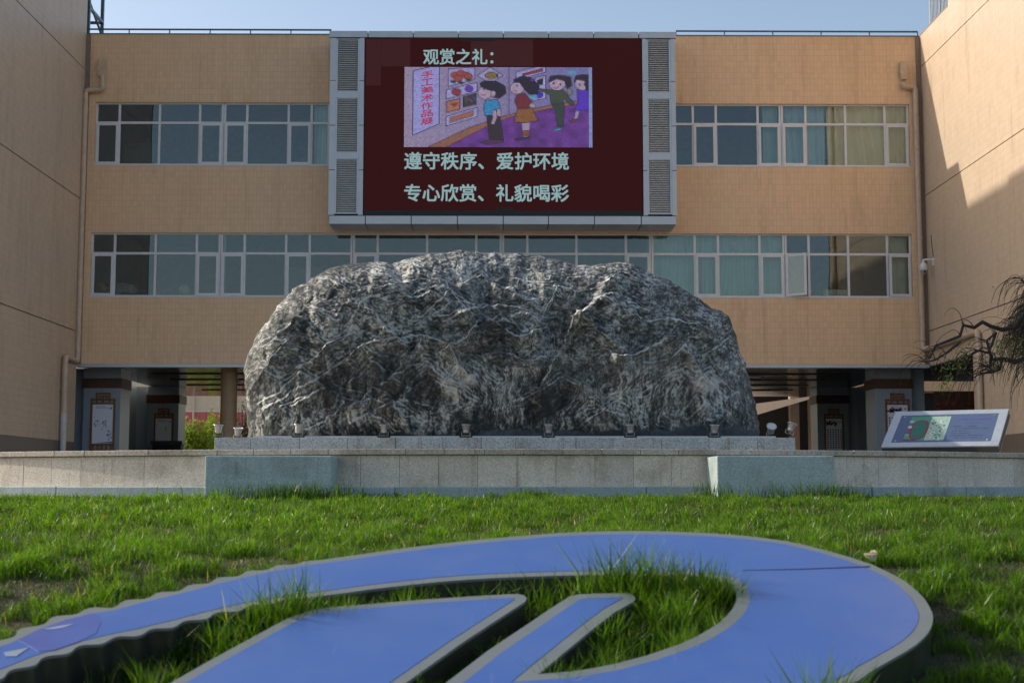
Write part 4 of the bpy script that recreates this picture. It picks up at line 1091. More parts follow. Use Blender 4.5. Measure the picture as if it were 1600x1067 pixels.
# back of the rock, coarse, closing the body
nb = 16
rb = np.linspace(1, 0.02, nb)
THb, RBb = np.meshgrid(th, rb[1:])
Xb = bx + R0[None, :] * RBb * np.cos(THb); Zb = bz + R0[None, :] * RBb * np.sin(THb)
Yb = RY + 1.25 * np.power(np.clip(1 - RBb ** 2.4, 0, 1), 0.6) + 0.08 * fbm((Xb - bx) * 1.5, (Zb - bz) * 1.5, 81, 4)
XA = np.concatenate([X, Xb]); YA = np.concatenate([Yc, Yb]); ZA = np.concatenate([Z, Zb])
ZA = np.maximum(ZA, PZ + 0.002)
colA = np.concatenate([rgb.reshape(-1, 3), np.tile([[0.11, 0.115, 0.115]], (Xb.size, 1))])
m, nt, b = new_mat('banded gneiss')
a = N(nt, 'ShaderNodeAttribute'); a.attribute_name = 'col'
pos = geo_pos(nt); f = noise(nt, pos, 55, 4, 0.7); f3 = noise(nt, pos, 16, 5, 0.65, 0.8)
k = ramp(nt, f, [(0.28, (0.62, 0.62, 0.63)), (0.5, (1, 1, 1)), (0.72, (1.4, 1.4, 1.38))])
L(nt, mixc(nt, 0.75, a.outputs['Color'], k, 'MULTIPLY'), b.inputs['Base Color'])
b.inputs['Roughness'].default_value = 0.85; b.inputs['Specular IOR Level'].default_value = 0.18
bump(nt, b, math_n(nt, 'ADD', f, f3), 0.45, 0.008)
M['rock'] = m
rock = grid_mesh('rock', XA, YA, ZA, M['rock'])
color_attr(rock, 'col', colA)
# the grid winds (theta, r): make the front face the viewer
rock.data.flip_normals()
tag(rock, 'huge grey boulder with white folded veins standing on the plinth', 'rock')

# =================================================================== FLOODLIGHTS along the plinth
def flood_proto():
    t = empty('floodlight', (0, 0, 0), '', 'floodlight', 'floodlights along the plinth')
    M['lens'] = plain('lamp glass', (0.55, 0.58, 0.58), 0.1, var=0.1, scale=40)
    prof = [(0.001, 0.030), (0.050, 0.030), (0.052, 0.05), (0.056, 0.085), (0.060, 0.088), (0.062, 0.12), (0.066, 0.123), (0.068, 0.142), (0.084, 0.146), (0.086, 0.158), (0.074, 0.160), (0.070, 0.152)]
    MB().lathe(prof, n=24).build('housing', M['steel'], t)
    MB().lathe([(0.071, 0.152), (0.001, 0.154)], n=24).build('lens', M['lens'], t)
    mb = MB()
    for s in (-1, 1):
        mb.box(*sorted((s * 0.066, s * 0.071)), -0.010, 0.010, -0.012, 0.05)
    mb.box(-0.0655, 0.0655, -0.010, 0.010, -0.012, -0.007)
    mb.build('bracket', M['steel'], t)
    MB().box(-0.04, 0.045, -0.03, 0.03, -0.036, -0.0125).build('base', M['black'], t, bevel=0.004)
    return t
proto = flood_proto()
spots = [  # px, depth, tilt about x, tilt about y, label
    (341, 19.62, 0.05, 0.0, 0.35, 'steel floodlight at the plinth\'s left end, in front of the green bush'),
    (371, 20.6, 0.30, 0.0, 0.5, 'small looking steel floodlight between the rock\'s left foot and the corner lamp'),
    (466, 19.56, 0.0, 0.05, 0, 'upright steel floodlight first from the left before the rock itself'),
    (600, 19.56, 0.02, -0.03, 0, 'upright steel floodlight second from the left before the rock itself'),
    (728, 19.56, -0.02, 0.0, 0, 'upright steel floodlight third from the left before the rock itself'),
    (857, 19.56, 0.02, 0.04, 0, 'upright steel floodlight fourth from the left before the rock itself'),
    (985, 19.56, 0.0, -0.04, 0, 'upright steel floodlight fifth from the left before the rock itself'),
    (1116, 19.56, 0.02, 0.03, 0, 'upright steel floodlight before the rock\'s right end'),
    (1203, 19.85, 0.75, -0.22, 0.3, 'floodlight tilted to the viewer, its glass face showing, beside the rock'),
    (1233, 19.62, -0.12, 0.38, 0.0, 'floodlight leaning sideways at the plinth\'s right end'),
]
for i, (px, Y, tx, ty, rz, lab) in enumerate(spots):
    o = proto if i == 0 else copy_tree(proto)
    o['label'] = lab
    o.location = (at(px, 680, Y).x, Y, PZ + 0.037 + (0.03 if abs(ty) > 0.1 or tx > 0.5 else 0))
    o.rotation_euler = (tx, ty, rz)
    o.scale = (0.84, 0.84, 0.92)
cond = MB(); xs_f = [at(p, 682, 19.56).x for p in (385, 466, 600, 728, 857, 985, 1116, 1222)]
cd = empty('cable_duct', (xs_f[0], 19.6, PZ), 'thin grey cable duct running along the plinth edge between the lamps', 'cable duct')
for a, c in zip(xs_f[:-1], xs_f[1:]):
    box('duct_length', M['alu'], cd, a + 0.09, c - 0.09, 19.545, 19.585, PZ + 0.002, PZ + 0.024)

# =================================================================== INFORMATION SIGN (yawed 30 degrees, leaning back)
BL = at(1376.5, 698, 19.8)
e1 = Vector((math.cos(math.radians(30)), -math.sin(math.radians(30)), 0.0))
up_h = Vector((math.sin(math.radians(30)), math.cos(math.radians(30)), 0))
e2 = (up_h * 0.849 + Vector((0, 0, 0.529))).normalized(); SH = 1.0; SL = 1.575
e3 = e1.cross(e2).normalized()                       # outward normal
if e3.z < 0: e3 = -e3
sign = empty('information_sign', BL, 'slanted steel information sign with a coloured campus map on its plate', 'sign')
def sb(name, mat, u0, u1, v0, v1, d0, d1, **k):
    mb = MB().box(u0, u1, v0, v1, d0, d1)
    mb.v = [tuple(BL + e1 * p[0] + e2 * p[1] + e3 * p[2]) for p in mb.v]
    return mb.build(name, mat, sign, **k)
M['sign_frame'] = plain('sign steel', (0.42, 0.46, 0.50), 0.45, 0.3, var=0.05)
M['sign_plate'] = plain('blue grey sign plate', (0.070, 0.105, 0.195), 0.6, 0.0, var=0.05)
M['sign_dark'] = plain('dark sign edge', (0.035, 0.04, 0.042), 0.4)
fw = 0.115
sb('frame', M['sign_frame'], 0, SL, 0, fw, -0.02, 0.0, bevel=0.003); sb('frame', M['sign_frame'], 0, SL, SH - fw, SH, -0.02, 0.0, bevel=0.003)
sb('frame', M['sign_frame'], 0, fw, fw + 0.0005, SH - fw - 0.0005, -0.02, 0.0); sb('frame', M['sign_frame'], SL - fw, SL, fw + 0.0005, SH - fw - 0.0005, -0.02, 0.0)
sb('plate', M['sign_plate'], fw + 0.001, SL - fw - 0.001, fw + 0.001, SH - fw - 0.001, -0.018, -0.004)
sb('body', M['sign_dark'], 0.004, SL - 0.004, 0.004, SH - 0.004, -0.125, -0.0205)
sb('side_panel', M['cover'], SL - 0.0035, SL + 0.004, 0.0, SH, -0.125, -0.085); sb('side_panel', M['cover'], SL - 0.0035, SL + 0.004, 0.0, SH, -0.05, -0.021)
for a_, c_ in ((fw + 0.05, fw + 0.05), (fw + 0.05, SH - fw - 0.05), (SL / 2 - 0.03, fw + 0.05), (SL / 2 - 0.03, SH - fw - 0.05), (SL - fw - 0.05, fw + 0.05), (SL - fw - 0.05, SH - fw - 0.05)):
    mb = MB().lathe([(0.014, 0), (0.012, 0.006), (0.001, 0.008)], n=10)
    mb.v = [tuple(BL + e1 * (p[0] + a_) + e2 * (p[1] + c_) + e3 * (p[2] - 0.004)) for p in mb.v]
    mb.build('screw', M['steel'], sign)
# printed map: field, track, garden plan, rows of illegible small print
def flat(name, mat, polys, d, kind=None):
    mb = MB()
    for poly in polys: mb.prism([BL + e1 * a + e2 * c + e3 * d for a, c in poly], e3 * -0.0012)
    return mb.build(name, mat, sign, kind=kind)
def rect(a, c, w_, h_): return [(a, c), (a + w_, c), (a + w_, c + h_), (a, c + h_)]
def ell(cx, cy, rx, ry, n=28, p=2.6):
    o = []
    for i in range(n):
        t = 2 * PI * i / n; c, s = math.cos(t), math.sin(t)
        o.append((cx + rx * math.copysign(abs(c) ** (2 / p), c), cy + ry * math.copysign(abs(s) ** (2 / p), s)))
    return o
pm = lambda n_, c_: plain('print ' + n_, c_, 0.4, var=0.1, scale=30)
mu, mv, mw, mh = 0.27, 0.17, 0.55, 0.66
flat('map_field', pm('green', (0.05, 0.26, 0.14)), [rect(mu, mv, mw * 0.52, mh)], -0.0025)
flat('map_garden', pm('pale green', (0.32, 0.45, 0.36)), [rect(mu + mw * 0.52, mv, mw * 0.48, mh)], -0.0025)
flat('map_track', pm('red', (0.20, 0.02, 0.045)), [ell(mu + 0.165, mv + 0.29, 0.125, 0.275), rect(mu - 0.005, mv - 0.005, 0.17, 0.03)], -0.0012)
flat('map_infield', pm('dark green', (0.015, 0.13, 0.08)), [ell(mu + 0.165, mv + 0.29, 0.092, 0.24)], 0.0)
for k_, c_ in enumerate(((0.09, 0.25, 0.18), (0.30, 0.32, 0.12), (0.03, 0.09, 0.34), (0.28, 0.03, 0.05), (0.50, 0.50, 0.48), (0.05, 0.12, 0.36), (0.40, 0.42, 0.30))):
    flat('map_strip', pm('strip%d' % k_, c_), [rect(mu - 0.002, mv + 0.04 + k_ * 0.075, 0.055, 0.062)], 0.0008)
pr_ = random.Random(3); gp_ = []; wp_ = []
for k_ in range(70):
    a_ = mu + mw * 0.55 + pr_.random() * mw * 0.38; c_ = mv + 0.04 + pr_.random() * (mh - 0.14)
    (gp_ if k_ % 2 else wp_).append(ell(a_, c_, pr_.uniform(0.006, 0.02), pr_.uniform(0.006, 0.024), 9))
flat('map_trees', pm('tree green', (0.04, 0.24, 0.12)), gp_, -0.0008, 'stuff'); flat('map_paths', pm('path white', (0.60, 0.60, 0.56)), wp_, 0.0005, 'stuff')
rows_ = []; title = []
for r_ in range(2):
    a_ = 0.90 + r_ * 0.12
    while a_ < 1.40 - r_ * 0.12:
        s_w = 0.018; title.append(rect(a_, 0.72 - r_ * 0.085, s_w, 0.026)); title.append(rect(a_ + 0.005, 0.715 - r_ * 0.085, 0.006, 0.036)); a_ += 0.03
for r_, (n0, l_) in enumerate(((0.90, 0.30), (0.94, 0.42), (0.90, 0.20), (0.90, 0.25), (0.90, 0.42), (0.93, 0.38))):
    a_ = n0; 
    while a_ < n0 + l_:
        if pr_.random() < 0.86: rows_.append(rect(a_, 0.53 - r_ * 0.062, 0.014, 0.020))
        a_ += 0.023
flat('title_print', pm('violet', (0.10, 0.10, 0.34)), title, -0.0028, 'stuff'); flat('small_print', pm('dark print', (0.05, 0.055, 0.09)), rows_, -0.0028, 'stuff')
pb = BL + e1 * (SL / 2) + e2 * 0.5 - e3 * 0.125
for a_ in (0.35, SL - 0.35):
    p_ = BL + e1 * a_ + e2 * 0.5 - e3 * 0.126
    MB().tube([p_, (p_.x, p_.y, GZ)], 0.05, 12).build('post', M['sign_frame'], sign)

# =================================================================== POSTERS on the passage columns
def poster(xc, y, z0, z1, w, label, seed, side=0, art=0):
    """framed hanging scroll; side 0 faces the court, +-1 the inner side of the column"""
    r = random.Random(seed)
    t = empty('framed_poster', (xc, y, z0), label, 'poster', 'framed posters on the passage columns')
    def put(mb):
        out = []
        for p in mb.v:
            if side == 0: out.append((xc + p[0], y + p[1], z0 + p[2]))
            else: out.append((xc - side * p[1] * -1 * -1, y + p[0], z0 + p[2]))
        mb.v = out; return mb
    H = z1 - z0; fwid = 0.055; hw = w / 2
    mb = MB()
    mb.box(-hw, -hw + fwid, -0.035, -0.004, 0, H * 0.90); mb.box(hw - fwid, hw, -0.035, -0.004, 0, H * 0.90)
    for z in (0.0, 0.17, H * 0.80, H * 0.90 - fwid):
        mb.box(-hw + fwid, hw - fwid, -0.034, -0.005, z, z + fwid * 0.9)
    ow = hw * 0.58
    zt, zb_ = H, H * 0.80 + fwid
    mb.box(-ow, -ow + 0.045, -0.040, -0.006, zb_, zt); mb.box(ow - 0.045, ow, -0.040, -0.006, zb_, zt); mb.box(-ow + 0.045, ow - 0.045, -0.039, -0.007, zt - 0.05, zt)
    # fret inside the crest
    zm = (zb_ + zt) / 2
    mb.box(-ow * 0.62, ow * 0.62, -0.038, -0.008, zt - 0.12, zt - 0.085); mb.box(-ow * 0.62, -ow * 0.46, -0.037, -0.009, zm - 0.06, zt - 0.12); mb.box(ow * 0.46, ow * 0.62, -0.037, -0.009, zm - 0.06, zt - 0.12)
    mb.box(-ow * 0.46, -ow * 0.15, -0.037, -0.009, zm - 0.06, zm - 0.03); mb.box(ow * 0.15, ow * 0.46, -0.037, -0.009, zm - 0.06, zm - 0.03)
    mb.box(-0.02, 0.02, -0.037, -0.009, zb_, zt - 0.12)
    for k in range(-2, 3): mb.box(k * hw * 0.36 - 0.02, k * hw * 0.36 + 0.02, -0.033, -0.006, 0.05, 0.17)
    put(mb).build('frame', M['wood'], t)
    put(MB().box(-hw + fwid, hw - fwid, -0.020, -0.003, 0.2205, H * 0.80 - 0.001)).build('paper', M['poster'], t)
    ink = MB(); pw = hw - fwid; ph = H * 0.80 - 0.22
    def stroke(a, c, rw, rh):
        ink.prism([(a + rw * math.cos(q * PI / 4) * r.uniform(0.6, 1.2), -0.0215, c + rh * math.sin(q * PI / 4) * r.uniform(0.6, 1.2)) for q in range(8)], (0, 0.001, 0))
    if art == 0:
        for k in range(46): stroke(r.uniform(-0.85, 0.35) * pw, 0.22 + ph * r.gauss(0.52, 0.055), r.uniform(0.006, 0.022), r.uniform(0.004, 0.02))
        for k in range(26): stroke(r.uniform(0.45, 0.92) * pw, 0.22 + ph * r.uniform(0.10, 0.34), r.uniform(0.005, 0.02), r.uniform(0.005, 0.02))
        ink.prism([(-0.8 * pw, -0.0215, 0.235), (0.95 * pw, -0.0215, 0.235), (0.95 * pw, -0.0215, 0.275)], (0, 0.001, 0))
    elif art == 1:
        for k in range(22): stroke(r.gauss(0.25, 0.14) * pw, 0.22 + ph * r.uniform(0.06, 0.36), r.uniform(0.02, 0.05), r.uniform(0.01, 0.035))
        stroke(-0.6 * pw, 0.22 + ph * 0.1, 0.07, 0.04); stroke(0.3 * pw, 0.22 + ph * 0.68, 0.012, 0.09)
    else:
        for k in range(30): stroke(r.uniform(-0.9, 0.4) * pw, 0.22 + ph * (0.86 + r.gauss(0, 0.03)), r.uniform(0.015, 0.05), r.uniform(0.01, 0.05))
        for a in range(7):
            for c in range(9): ink.box(-0.85 * pw + a * 0.09, -0.85 * pw + a * 0.09 + 0.045, -0.0215, -0.0205, 0.22 + ph * (0.12 + c * 0.065), 0.22 + ph * (0.12 + c * 0.065) + 0.045)
    for k in range(3): ink.box(-0.7 * pw, (0.2 + 0.2 * k) * pw, -0.0215, -0.0205, 0.22 + ph * (0.95 - k * 0.025), 0.22 + ph * (0.95 - k * 0.025) + 0.006)
    stroke(0.78 * pw, 0.22 + ph * 0.9, 0.03, 0.025)
    put(ink).build('ink_print', M['ink'], t, kind='stuff')
zA0 = at(161, 700.5, 41).z - 0.08; zA1 = at(161, 613.5, 41).z
poster(at(161, 650, 41).x, 41.0 - 0.001, zA0, zA1, 0.70, 'brown fret framed poster with ink painting on the front left column', 1)
poster(-11.4 + 0.535 + 0.001, 41.57, zA0, zA1, 0.70, 'framed poster seen edge-on along the inner side of the front left column', 2, side=-1, art=1)
zB0 = GZ + 0.55; zB1 = at(260, 638, 48.5).z
poster(-11.36, 48.499, zB0, zB1, 0.66, 'dim framed poster with dark bird-like ink blot on the rear left column', 3, art=1)
poster(-11.4 + 0.535 + 0.001, 49.05, zB0, zB1, 0.66, 'framed poster seen edge-on along the rear left column', 4, side=-1)
poster(at(1402, 650, 41).x, 40.999, zA0, zA1, 0.70, 'fret framed poster with rows of small pictures behind the sign', 5, art=2)
poster(11.45 - 0.535 - 0.001, 41.57, zA0, zA1, 0.70, 'framed poster seen edge-on along the front right column', 6, side=1, art=1)
poster(11.47, 48.499, zB0, zB1, 0.66, 'dim fret framed poster on the rear right column', 7, art=2)
poster(11.45 - 0.535 - 0.001, 49.05, zB0, zB1, 0.66, 'framed poster seen edge-on along the rear right column', 8, side=1)
bt = empty('bench', (-11.4, 47.6, GZ), 'dark bench in front of the rear left column', 'bench')
bzt = at(260, 688.5, 47.5).z
bx0, bx1 = at(236, 690, 47.5).x, at(285, 690, 47.5).x
box('seat', M['sign_dark'], bt, bx0, bx1, 47.45, 47.95, bzt - 0.12, bzt, bevel=0.01)
for xx in (bx0 + 0.05, bx1 - 0.11):
    box('leg', M['black'], bt, xx, xx + 0.07, 47.5, 47.9, GZ, bzt - 0.121)
box('apron', M['black'], bt, bx0 + 0.12, bx1 - 0.12, 47.55, 47.6, GZ + 0.05, bzt - 0.125)

# =================================================================== BEHIND THE PASSAGE
M['cream_wall'] = plain('cream render', (0.56, 0.50, 0.38), 0.8, var=0.06)
M['pink_wall'] = plain('faded red paint', (0.46, 0.12, 0.115), 0.7, var=0.1)
pk = empty('far_building', (-20, 84, GZ), 'far cream building with a red lower wall seen through the left passage', 'building')
zc_ = at(300, 643.5, 84).z
box('red_wall', M['pink_wall'], pk, -60, -8, 84, 90, GZ, zc_); box('cream_wall', M['cream_wall'], pk, -60, -8, 84.05, 90, zc_ + 0.08, 9.5)
box('string_course', M['alu_dark'], pk, -60, -8, 83.97, 84.049, zc_ + 0.001, zc_ + 0.079)
for xx in (-27, -23.5, -18, -15.6): box('wall_pipe', M['cream_wall'], pk, xx, xx + 0.12, 83.9, 83.969, GZ, 9)
an = empty('rear_annex', (14, 60, GZ), 'tan annex with a sloping white stair canopy behind the right passage', 'building')
box('wall', M['tile_front'], an, 8.0, 30, 59.6, 66, GZ + 3.6, 15)  # unseen upper part raised to cut the light reaching the passage
box('wall', M['black'], an, 8.0, 30, 61, 66, GZ, GZ + 3.599)  # painted black to stand for the deep shade under the canopy
box('pillar', M['cover'], an, 13.2, 13.7, 60.05, 60.5, GZ, GZ + 3.599); box('pillar', M['cover'], an, 11.75, 12.1, 57, 57.4, GZ, GZ + 3.5)
c0, c1 = at(1150, 657, 57), at(1268, 620.5, 57)
cw_ = MB().prism([(c0.x, 56.4, c0.z - 0.02), (c1.x, 56.4, c1.z - 0.05), (c1.x, 56.4, c1.z + 0.02), (c0.x, 56.4, c0.z + 0.55)], (0, 3.4, 0))
cw_.build('canopy_slab', plain('white concrete', (0.72, 0.72, 0.70), 0.6, var=0.04), an)

def bush(loc, w, d, h, label, col, nleaf, seed, leaf=0.05, name='bush', group='bushes behind the passage'):
    r = np.random.default_rng(seed)
    t = empty(name, loc, label, 'bush', group)
    st = MB()
    for k in range(9):
        a = r.uniform(0, 2*PI); q = Vector((math.cos(a) * w * 0.38 * r.uniform(0.2, 1), math.sin(a) * d * 0.38 * r.uniform(0.2, 1), h * r.uniform(0.6, 0.95)))
        L0 = Vector(loc); st.tube([L0, L0 + q * 0.5 + Vector((0,0,0.1)), L0 + q], [0.025, 0.016, 0.006], 5)
    st.build('stem', M['twig'], t, kind=None)
    n = nleaf; th_ = r.uniform(0, 2*PI, n); ph_ = np.arccos(r.uniform(-0.35, 1, n)); ra = r.uniform(0.25, 1.0, n) ** 0.4
    lump = 0.75 + 0.3 * vnoise(th_ * 1.7, ph_ * 2.5, seed) + 0.12 * vnoise(th_ * 6, ph_ * 7, seed + 1)
    P_ = np.stack([w / 2 * np.sin(ph_) * np.cos(th_), d / 2 * np.sin(ph_) * np.sin(th_), h * 0.42 + h * 0.58 * np.cos(ph_)], -1) * (ra * lump)[:, None]
    P_[:, 2] = np.abs(P_[:, 2])
    leaves_mesh(P_, leaf, r, 'foliage', M['leaf_' + col], t)
    return t
def leaves_mesh(P_, size, r, name, mat, parent):
    n = len(P_)
    a = r.normal(size=(n, 3)); a /= np.linalg.norm(a, axis=1, keepdims=True)
    b_ = r.normal(size=(n, 3)); b_ -= a * (a * b_).sum(1, keepdims=True); b_ /= np.linalg.norm(b_, axis=1, keepdims=True)
    s = size * r.uniform(0.6, 1.3, n)[:, None]
    q = np.stack([P_ - a * s, P_ + b_ * s * 0.45, P_ + a * s, P_ - b_ * s * 0.45], 1).reshape(-1, 3)
    o = fast_mesh(name, q, np.arange(4 * n).reshape(-1, 4), mat, parent)
    c = np.repeat(r.uniform(0, 1, n), 4)
    color_attr(o, 'rnd', np.stack([c, c, c], -1))
    return o
def leaf_mat(name, lo, hi, trans=0.35):
    m, nt, b = new_mat(name); out = nt.nodes['Material Output']
    a = N(nt, 'ShaderNodeAttribute'); a.attribute_name = 'rnd'
    c = ramp(nt, a.outputs['Fac'], [(0, lo), (1, hi)])
    L(nt, c, b.inputs['Base Color']); b.inputs['Roughness'].default_value = 0.5
    tr = N(nt, 'ShaderNodeBsdfTranslucent'); L(nt, mixc(nt, 1.0, c, (1.3, 1.25, 0.7), 'MULTIPLY'), tr.inputs[0])
    mx = N(nt, 'ShaderNodeMixShader'); mx.inputs[0].default_value = trans
    L(nt, b.outputs[0], mx.inputs[1]); L(nt, tr.outputs[0], mx.inputs[2]); L(nt, mx.outputs[0], out.inputs['Surface'])
    return m
M['leaf_spring'] = leaf_mat('spring leaves', (0.12, 0.22, 0.018), (0.28, 0.38, 0.035))
M['leaf_dark'] = leaf_mat('dark leaves', (0.015, 0.025, 0.012), (0.04, 0.05, 0.02), 0.2)
M['twig'] = plain('twig bark', (0.045, 0.036, 0.028), 0.85, var=0.3, scale=20, bmp=0.2)
bush((-12.3, 57.2, GZ), 2.2, 1.6, 2.75, 'bright green bush seen between the left column and the wing', 'spring', 6000, 21, 0.075)
bush((-11.9, 59.5, GZ), 3.4, 2.2, 3.0, 'bright green bush seen through the passage left of the tan column', 'spring', 11000, 22, 0.075)
bush((-14.6, 60, GZ), 2.2, 1.6, 2.1, 'green bush behind the far end of the left passage wall', 'spring', 3600, 23, 0.06)
bush((-9.9, 55.6, GZ), 1.2, 1.2, 3.3, 'dark leaved shrub standing between the tan column and the rock', 'dark', 3200, 24, 0.05)
bush((9.6, 56.2, GZ), 1.6, 1.2, 1.5, 'dark shrub in the gloom right of the rock', 'dark', 2400, 25, 0.05)

sap = empty('sapling', (-10.7, 56.6, GZ), 'thin young tree with a few yellow green leaves seen through the left passage', 'tree')
MB().tube([(-10.7, 56.6, GZ), (-10.66, 56.62, 2.2), (-10.74, 56.6, 4.2)], [0.03, 0.022, 0.008], 6).build('trunk', M['twig'], sap)
r_ = np.random.default_rng(5)
leaves_mesh(np.stack([r_.normal(0, 0.18, 260), r_.normal(0, 0.18, 260), r_.uniform(1.9, 3.7, 260)], -1), 0.05, r_, 'crown', M['leaf_spring'], sap)

# =================================================================== WEEPING PAGODA TREE at the right edge
TX, TY = at(1668, 600, 26).x, 26.0
tree = empty('weeping_tree', (TX, TY, GZ), 'weeping tree with contorted bare limbs and few young leaves beside the sign', 'tree')
M['bark'] = plain('dark bark', (0.030, 0.025, 0.021), 0.9, var=0.35, scale=24, bmp=0.5)
tr_ = random.Random(12)
MB().tube([(TX, TY, GZ), (TX + 0.04, TY, 1.1), (TX - 0.03, TY + 0.03, 1.9), (TX, TY, 3.4)], [0.17, 0.13, 0.12, 0.10], 12).build('trunk', M['bark'], tree)
def wig(p, d, n, step, amp, droop, lift=0.0):
    out = [Vector(p)]; d = Vector(d).normalized()
    for k in range(n):
        d = (d + Vector((tr_.uniform(-amp, amp), tr_.uniform(-amp, amp), tr_.uniform(-amp, amp) + lift - droop * k / n))).normalized()
        out.append(out[-1] + d * step)
    return out
limbs = []
for k in range(22):
    a = 2 * PI * k / 22 + tr_.uniform(-0.12, 0.12)
    z0 = tr_.uniform(2.8, 3.6)
    p = wig((TX, TY, z0), (math.cos(a), math.sin(a), tr_.uniform(0.1, 0.6)), tr_.randint(6, 10), 0.16, 0.60, 0.45)
    n = len(p); r0 = tr_.uniform(0.04, 0.065)
    MB().tube(p, [r0 * (1 - 0.72 * i / (n - 1)) for i in range(n)], 8).build('limb', M['bark'], tree); limbs.append(p)
# two limbs the photo shows clearly, low on the left
for pts in ([(1640,500,26),(1600,492,25.6),(1585,512,25.6),(1565,515,25.6),(1548,510,25.6),(1535,503,25.6),(1522,512,25.6),(1505,508,25.6),(1500,525,25.6),(1480,533,25.6),(1462,540,25.6),(1452,560,25.6)],
            [(1660,540,26),(1610,556,25.4),(1585,566,25.4),(1566,560,25.4),(1550,562,25.4),(1545,545,25.4),(1542,532,25.4),(1556,520,25.4)],
            [(1556,520,25.5),(1550,538,25.3),(1543,552,25.3),(1530,548,25.3),(1512,556,25.3),(1498,566,25.3)],
            [(1566,560,25.4),(1562,578,25.4),(1548,582,25.4),(1535,583,25.4),(1520,590,25.4)], [(1548,560,25.4),(1547,575,25.4),(1552,582,25.4),(1562,577,25.4)],
            [(1500,535,25.6),(1478,552,25.4),(1462,562,25.4),(1447,566,25.4)]):
    p = [at(*q) for q in pts]; n = len(p)
    MB().tube(p, [0.052 * (1 - 0.62 * i / (n - 1)) if len(pts) > 6 else 0.028 * (1 - 0.6 * i / (n - 1)) for i in range(n)], 8).build('limb', M['bark'], tree); limbs.append(p)
tw_ = MB(); tips = []
for k in range(1900):
    lp = tr_.choice(limbs); i = tr_.randint(1, len(lp) - 1); p = lp[i]
    rad = Vector((p.x - TX, p.y - TY, 0)); rad = rad.normalized() if rad.length > 0.05 else Vector((1, 0, 0))
    sidew = Vector((-rad.y, rad.x, 0)) * tr_.uniform(-0.9, 0.9)
    low_limb = limbs.index(lp) >= 22
    if low_limb and tr_.random() < 0.75: continue
    d = (rad * tr_.uniform(0.1, 0.9) + sidew + Vector((0, 0, tr_.uniform(0.2, 1.6)))).normalized()
    q = [p]; st = tr_.uniform(0.075, 0.13); n = tr_.randint(4, 8) if low_limb else tr_.randint(6, 10)
    for j in range(n):
        d = (d + Vector((tr_.uniform(-.26, .26), tr_.uniform(-.26, .26), tr_.uniform(-.62, -.18)))).normalized(); q.append(q[-1] + d * st)
    r0 = tr_.uniform(0.005, 0.012)
    tw_.tube(q, [r0 * (1 - 0.7 * i / n) for i in range(n + 1)], 4, cap=False)
    tips += q[3:]
tw_.build('twigs', M['bark'], tree, kind='stuff')
lp = []
for q in tr_.sample(tips, 500): 
    lp.append((q.x - TX + tr_.gauss(0, .03), q.y - TY + tr_.gauss(0, .03), q.z - GZ + tr_.gauss(0, .03)))
for cx, cy, s_, n in ((1496, 572, 0.10, 60), (1482, 590, 0.08, 50), (1474, 565, 0.08, 20), (1565, 545, 0.09, 90), (1590, 540, 0.07, 40), (1475, 605, 0.05, 50), (1560, 575, 0.07, 40), (1505, 560, 0.1, 60)):
    c = at(cx, cy, 25.3)
    for j in range(n): lp.append((c.x - TX + tr_.gauss(0, s_), c.y - TY + tr_.gauss(0, 0.12), c.z - GZ + tr_.gauss(0, s_ * 1.1)))
M['leaf_young'] = leaf_mat('young leaves', (0.08, 0.12, 0.02), (0.18, 0.23, 0.045))
leaves_mesh(np.array(lp), 0.030, np.random.default_rng(9), 'leaves', M['leaf_young'], tree)

# =================================================================== BLUE LETTERING lying on the bank
def plane_pt(px, py):
    p = on_slope(px, py, SC, SM); return (p.x, p.y)
ridge_up = [(-330,1106),(-200,1066),(-90,1032),(0,1000.5),(40,982),(83,966),(132,952.5),(172,947),(205,937.6),(248,927.6),(288,918),(331,906.8),(364,899),(414,888),(464,879),(530,870.3),(596,861),(662,852),(712,846.5),(762,841.5),(812,837),(861,833),(910,830.6),(960,829.3),(1010,829.2),(1060,830.4),(1110,832.6),(1161,836.4),(1196,840.4),(1229,845),(1262,852),(1296,860.7),(1330,870.5),(1364,882),(1397.5,898),(1416,909),(1431,921.5),(1444,934),(1451.5,946),(1456.5,956),(1458,966),(1456,976),(1451.5,986),(1443,996),(1431,1006.5),(1416,1016.5),(1397.5,1027),(1364,1046),(1343,1061)]
low_right = [(1300,1082),(1240,1108),(1160,1134),(1060,1160),(940,1182),(800,1200),(640,1212),(560,1214)]
bar_left = [(600,1150),(695.6,1067),(762,1016),(822,976),(862,949),(880,937.5)]
bar_top = [(889,931.5),(904,928),(928,926.8),(952,926.2),(974,926.0),(984,927),(991,930.5),(993,935),(990,939)]
bar_right = [(960,956),(920,987),(880,1020)]
tip = [(841,1052.5)]
hole_low = [(894,1048.3),(927,1043),(960.6,1036.5),(1010,1023.5),(1060,1006.5),(1084,996),(1104,985),(1122,973.5),(1136,961),(1145,950),(1150.5,938),(1150.5,927),(1146,917),(1137,909)]
hole_up = [(1124,903.5),(1105,900.5),(1080,899),(1060,898.6),(1020,898),(975,897.6),(927.5,897.8),(880,898.6),(828,900.2),(780,902),(729,905),(680,909),(629,914.4),(580,920),(530,927),(498,931),(464,935),(430,940.5),(397.5,946),(364,953.5),(331,961),(309,967),(288,972.5),(268,977.5),(248.4,982),(226,988),(205,992),(165.6,1000.5),(126,1010.5),(66,1030),(0,1056.8),(-90,1092),(-200,1135),(-330,1180)]
swoosh_px = ridge_up + low_right + bar_left + bar_top + bar_right + tip + hole_low + hole_up
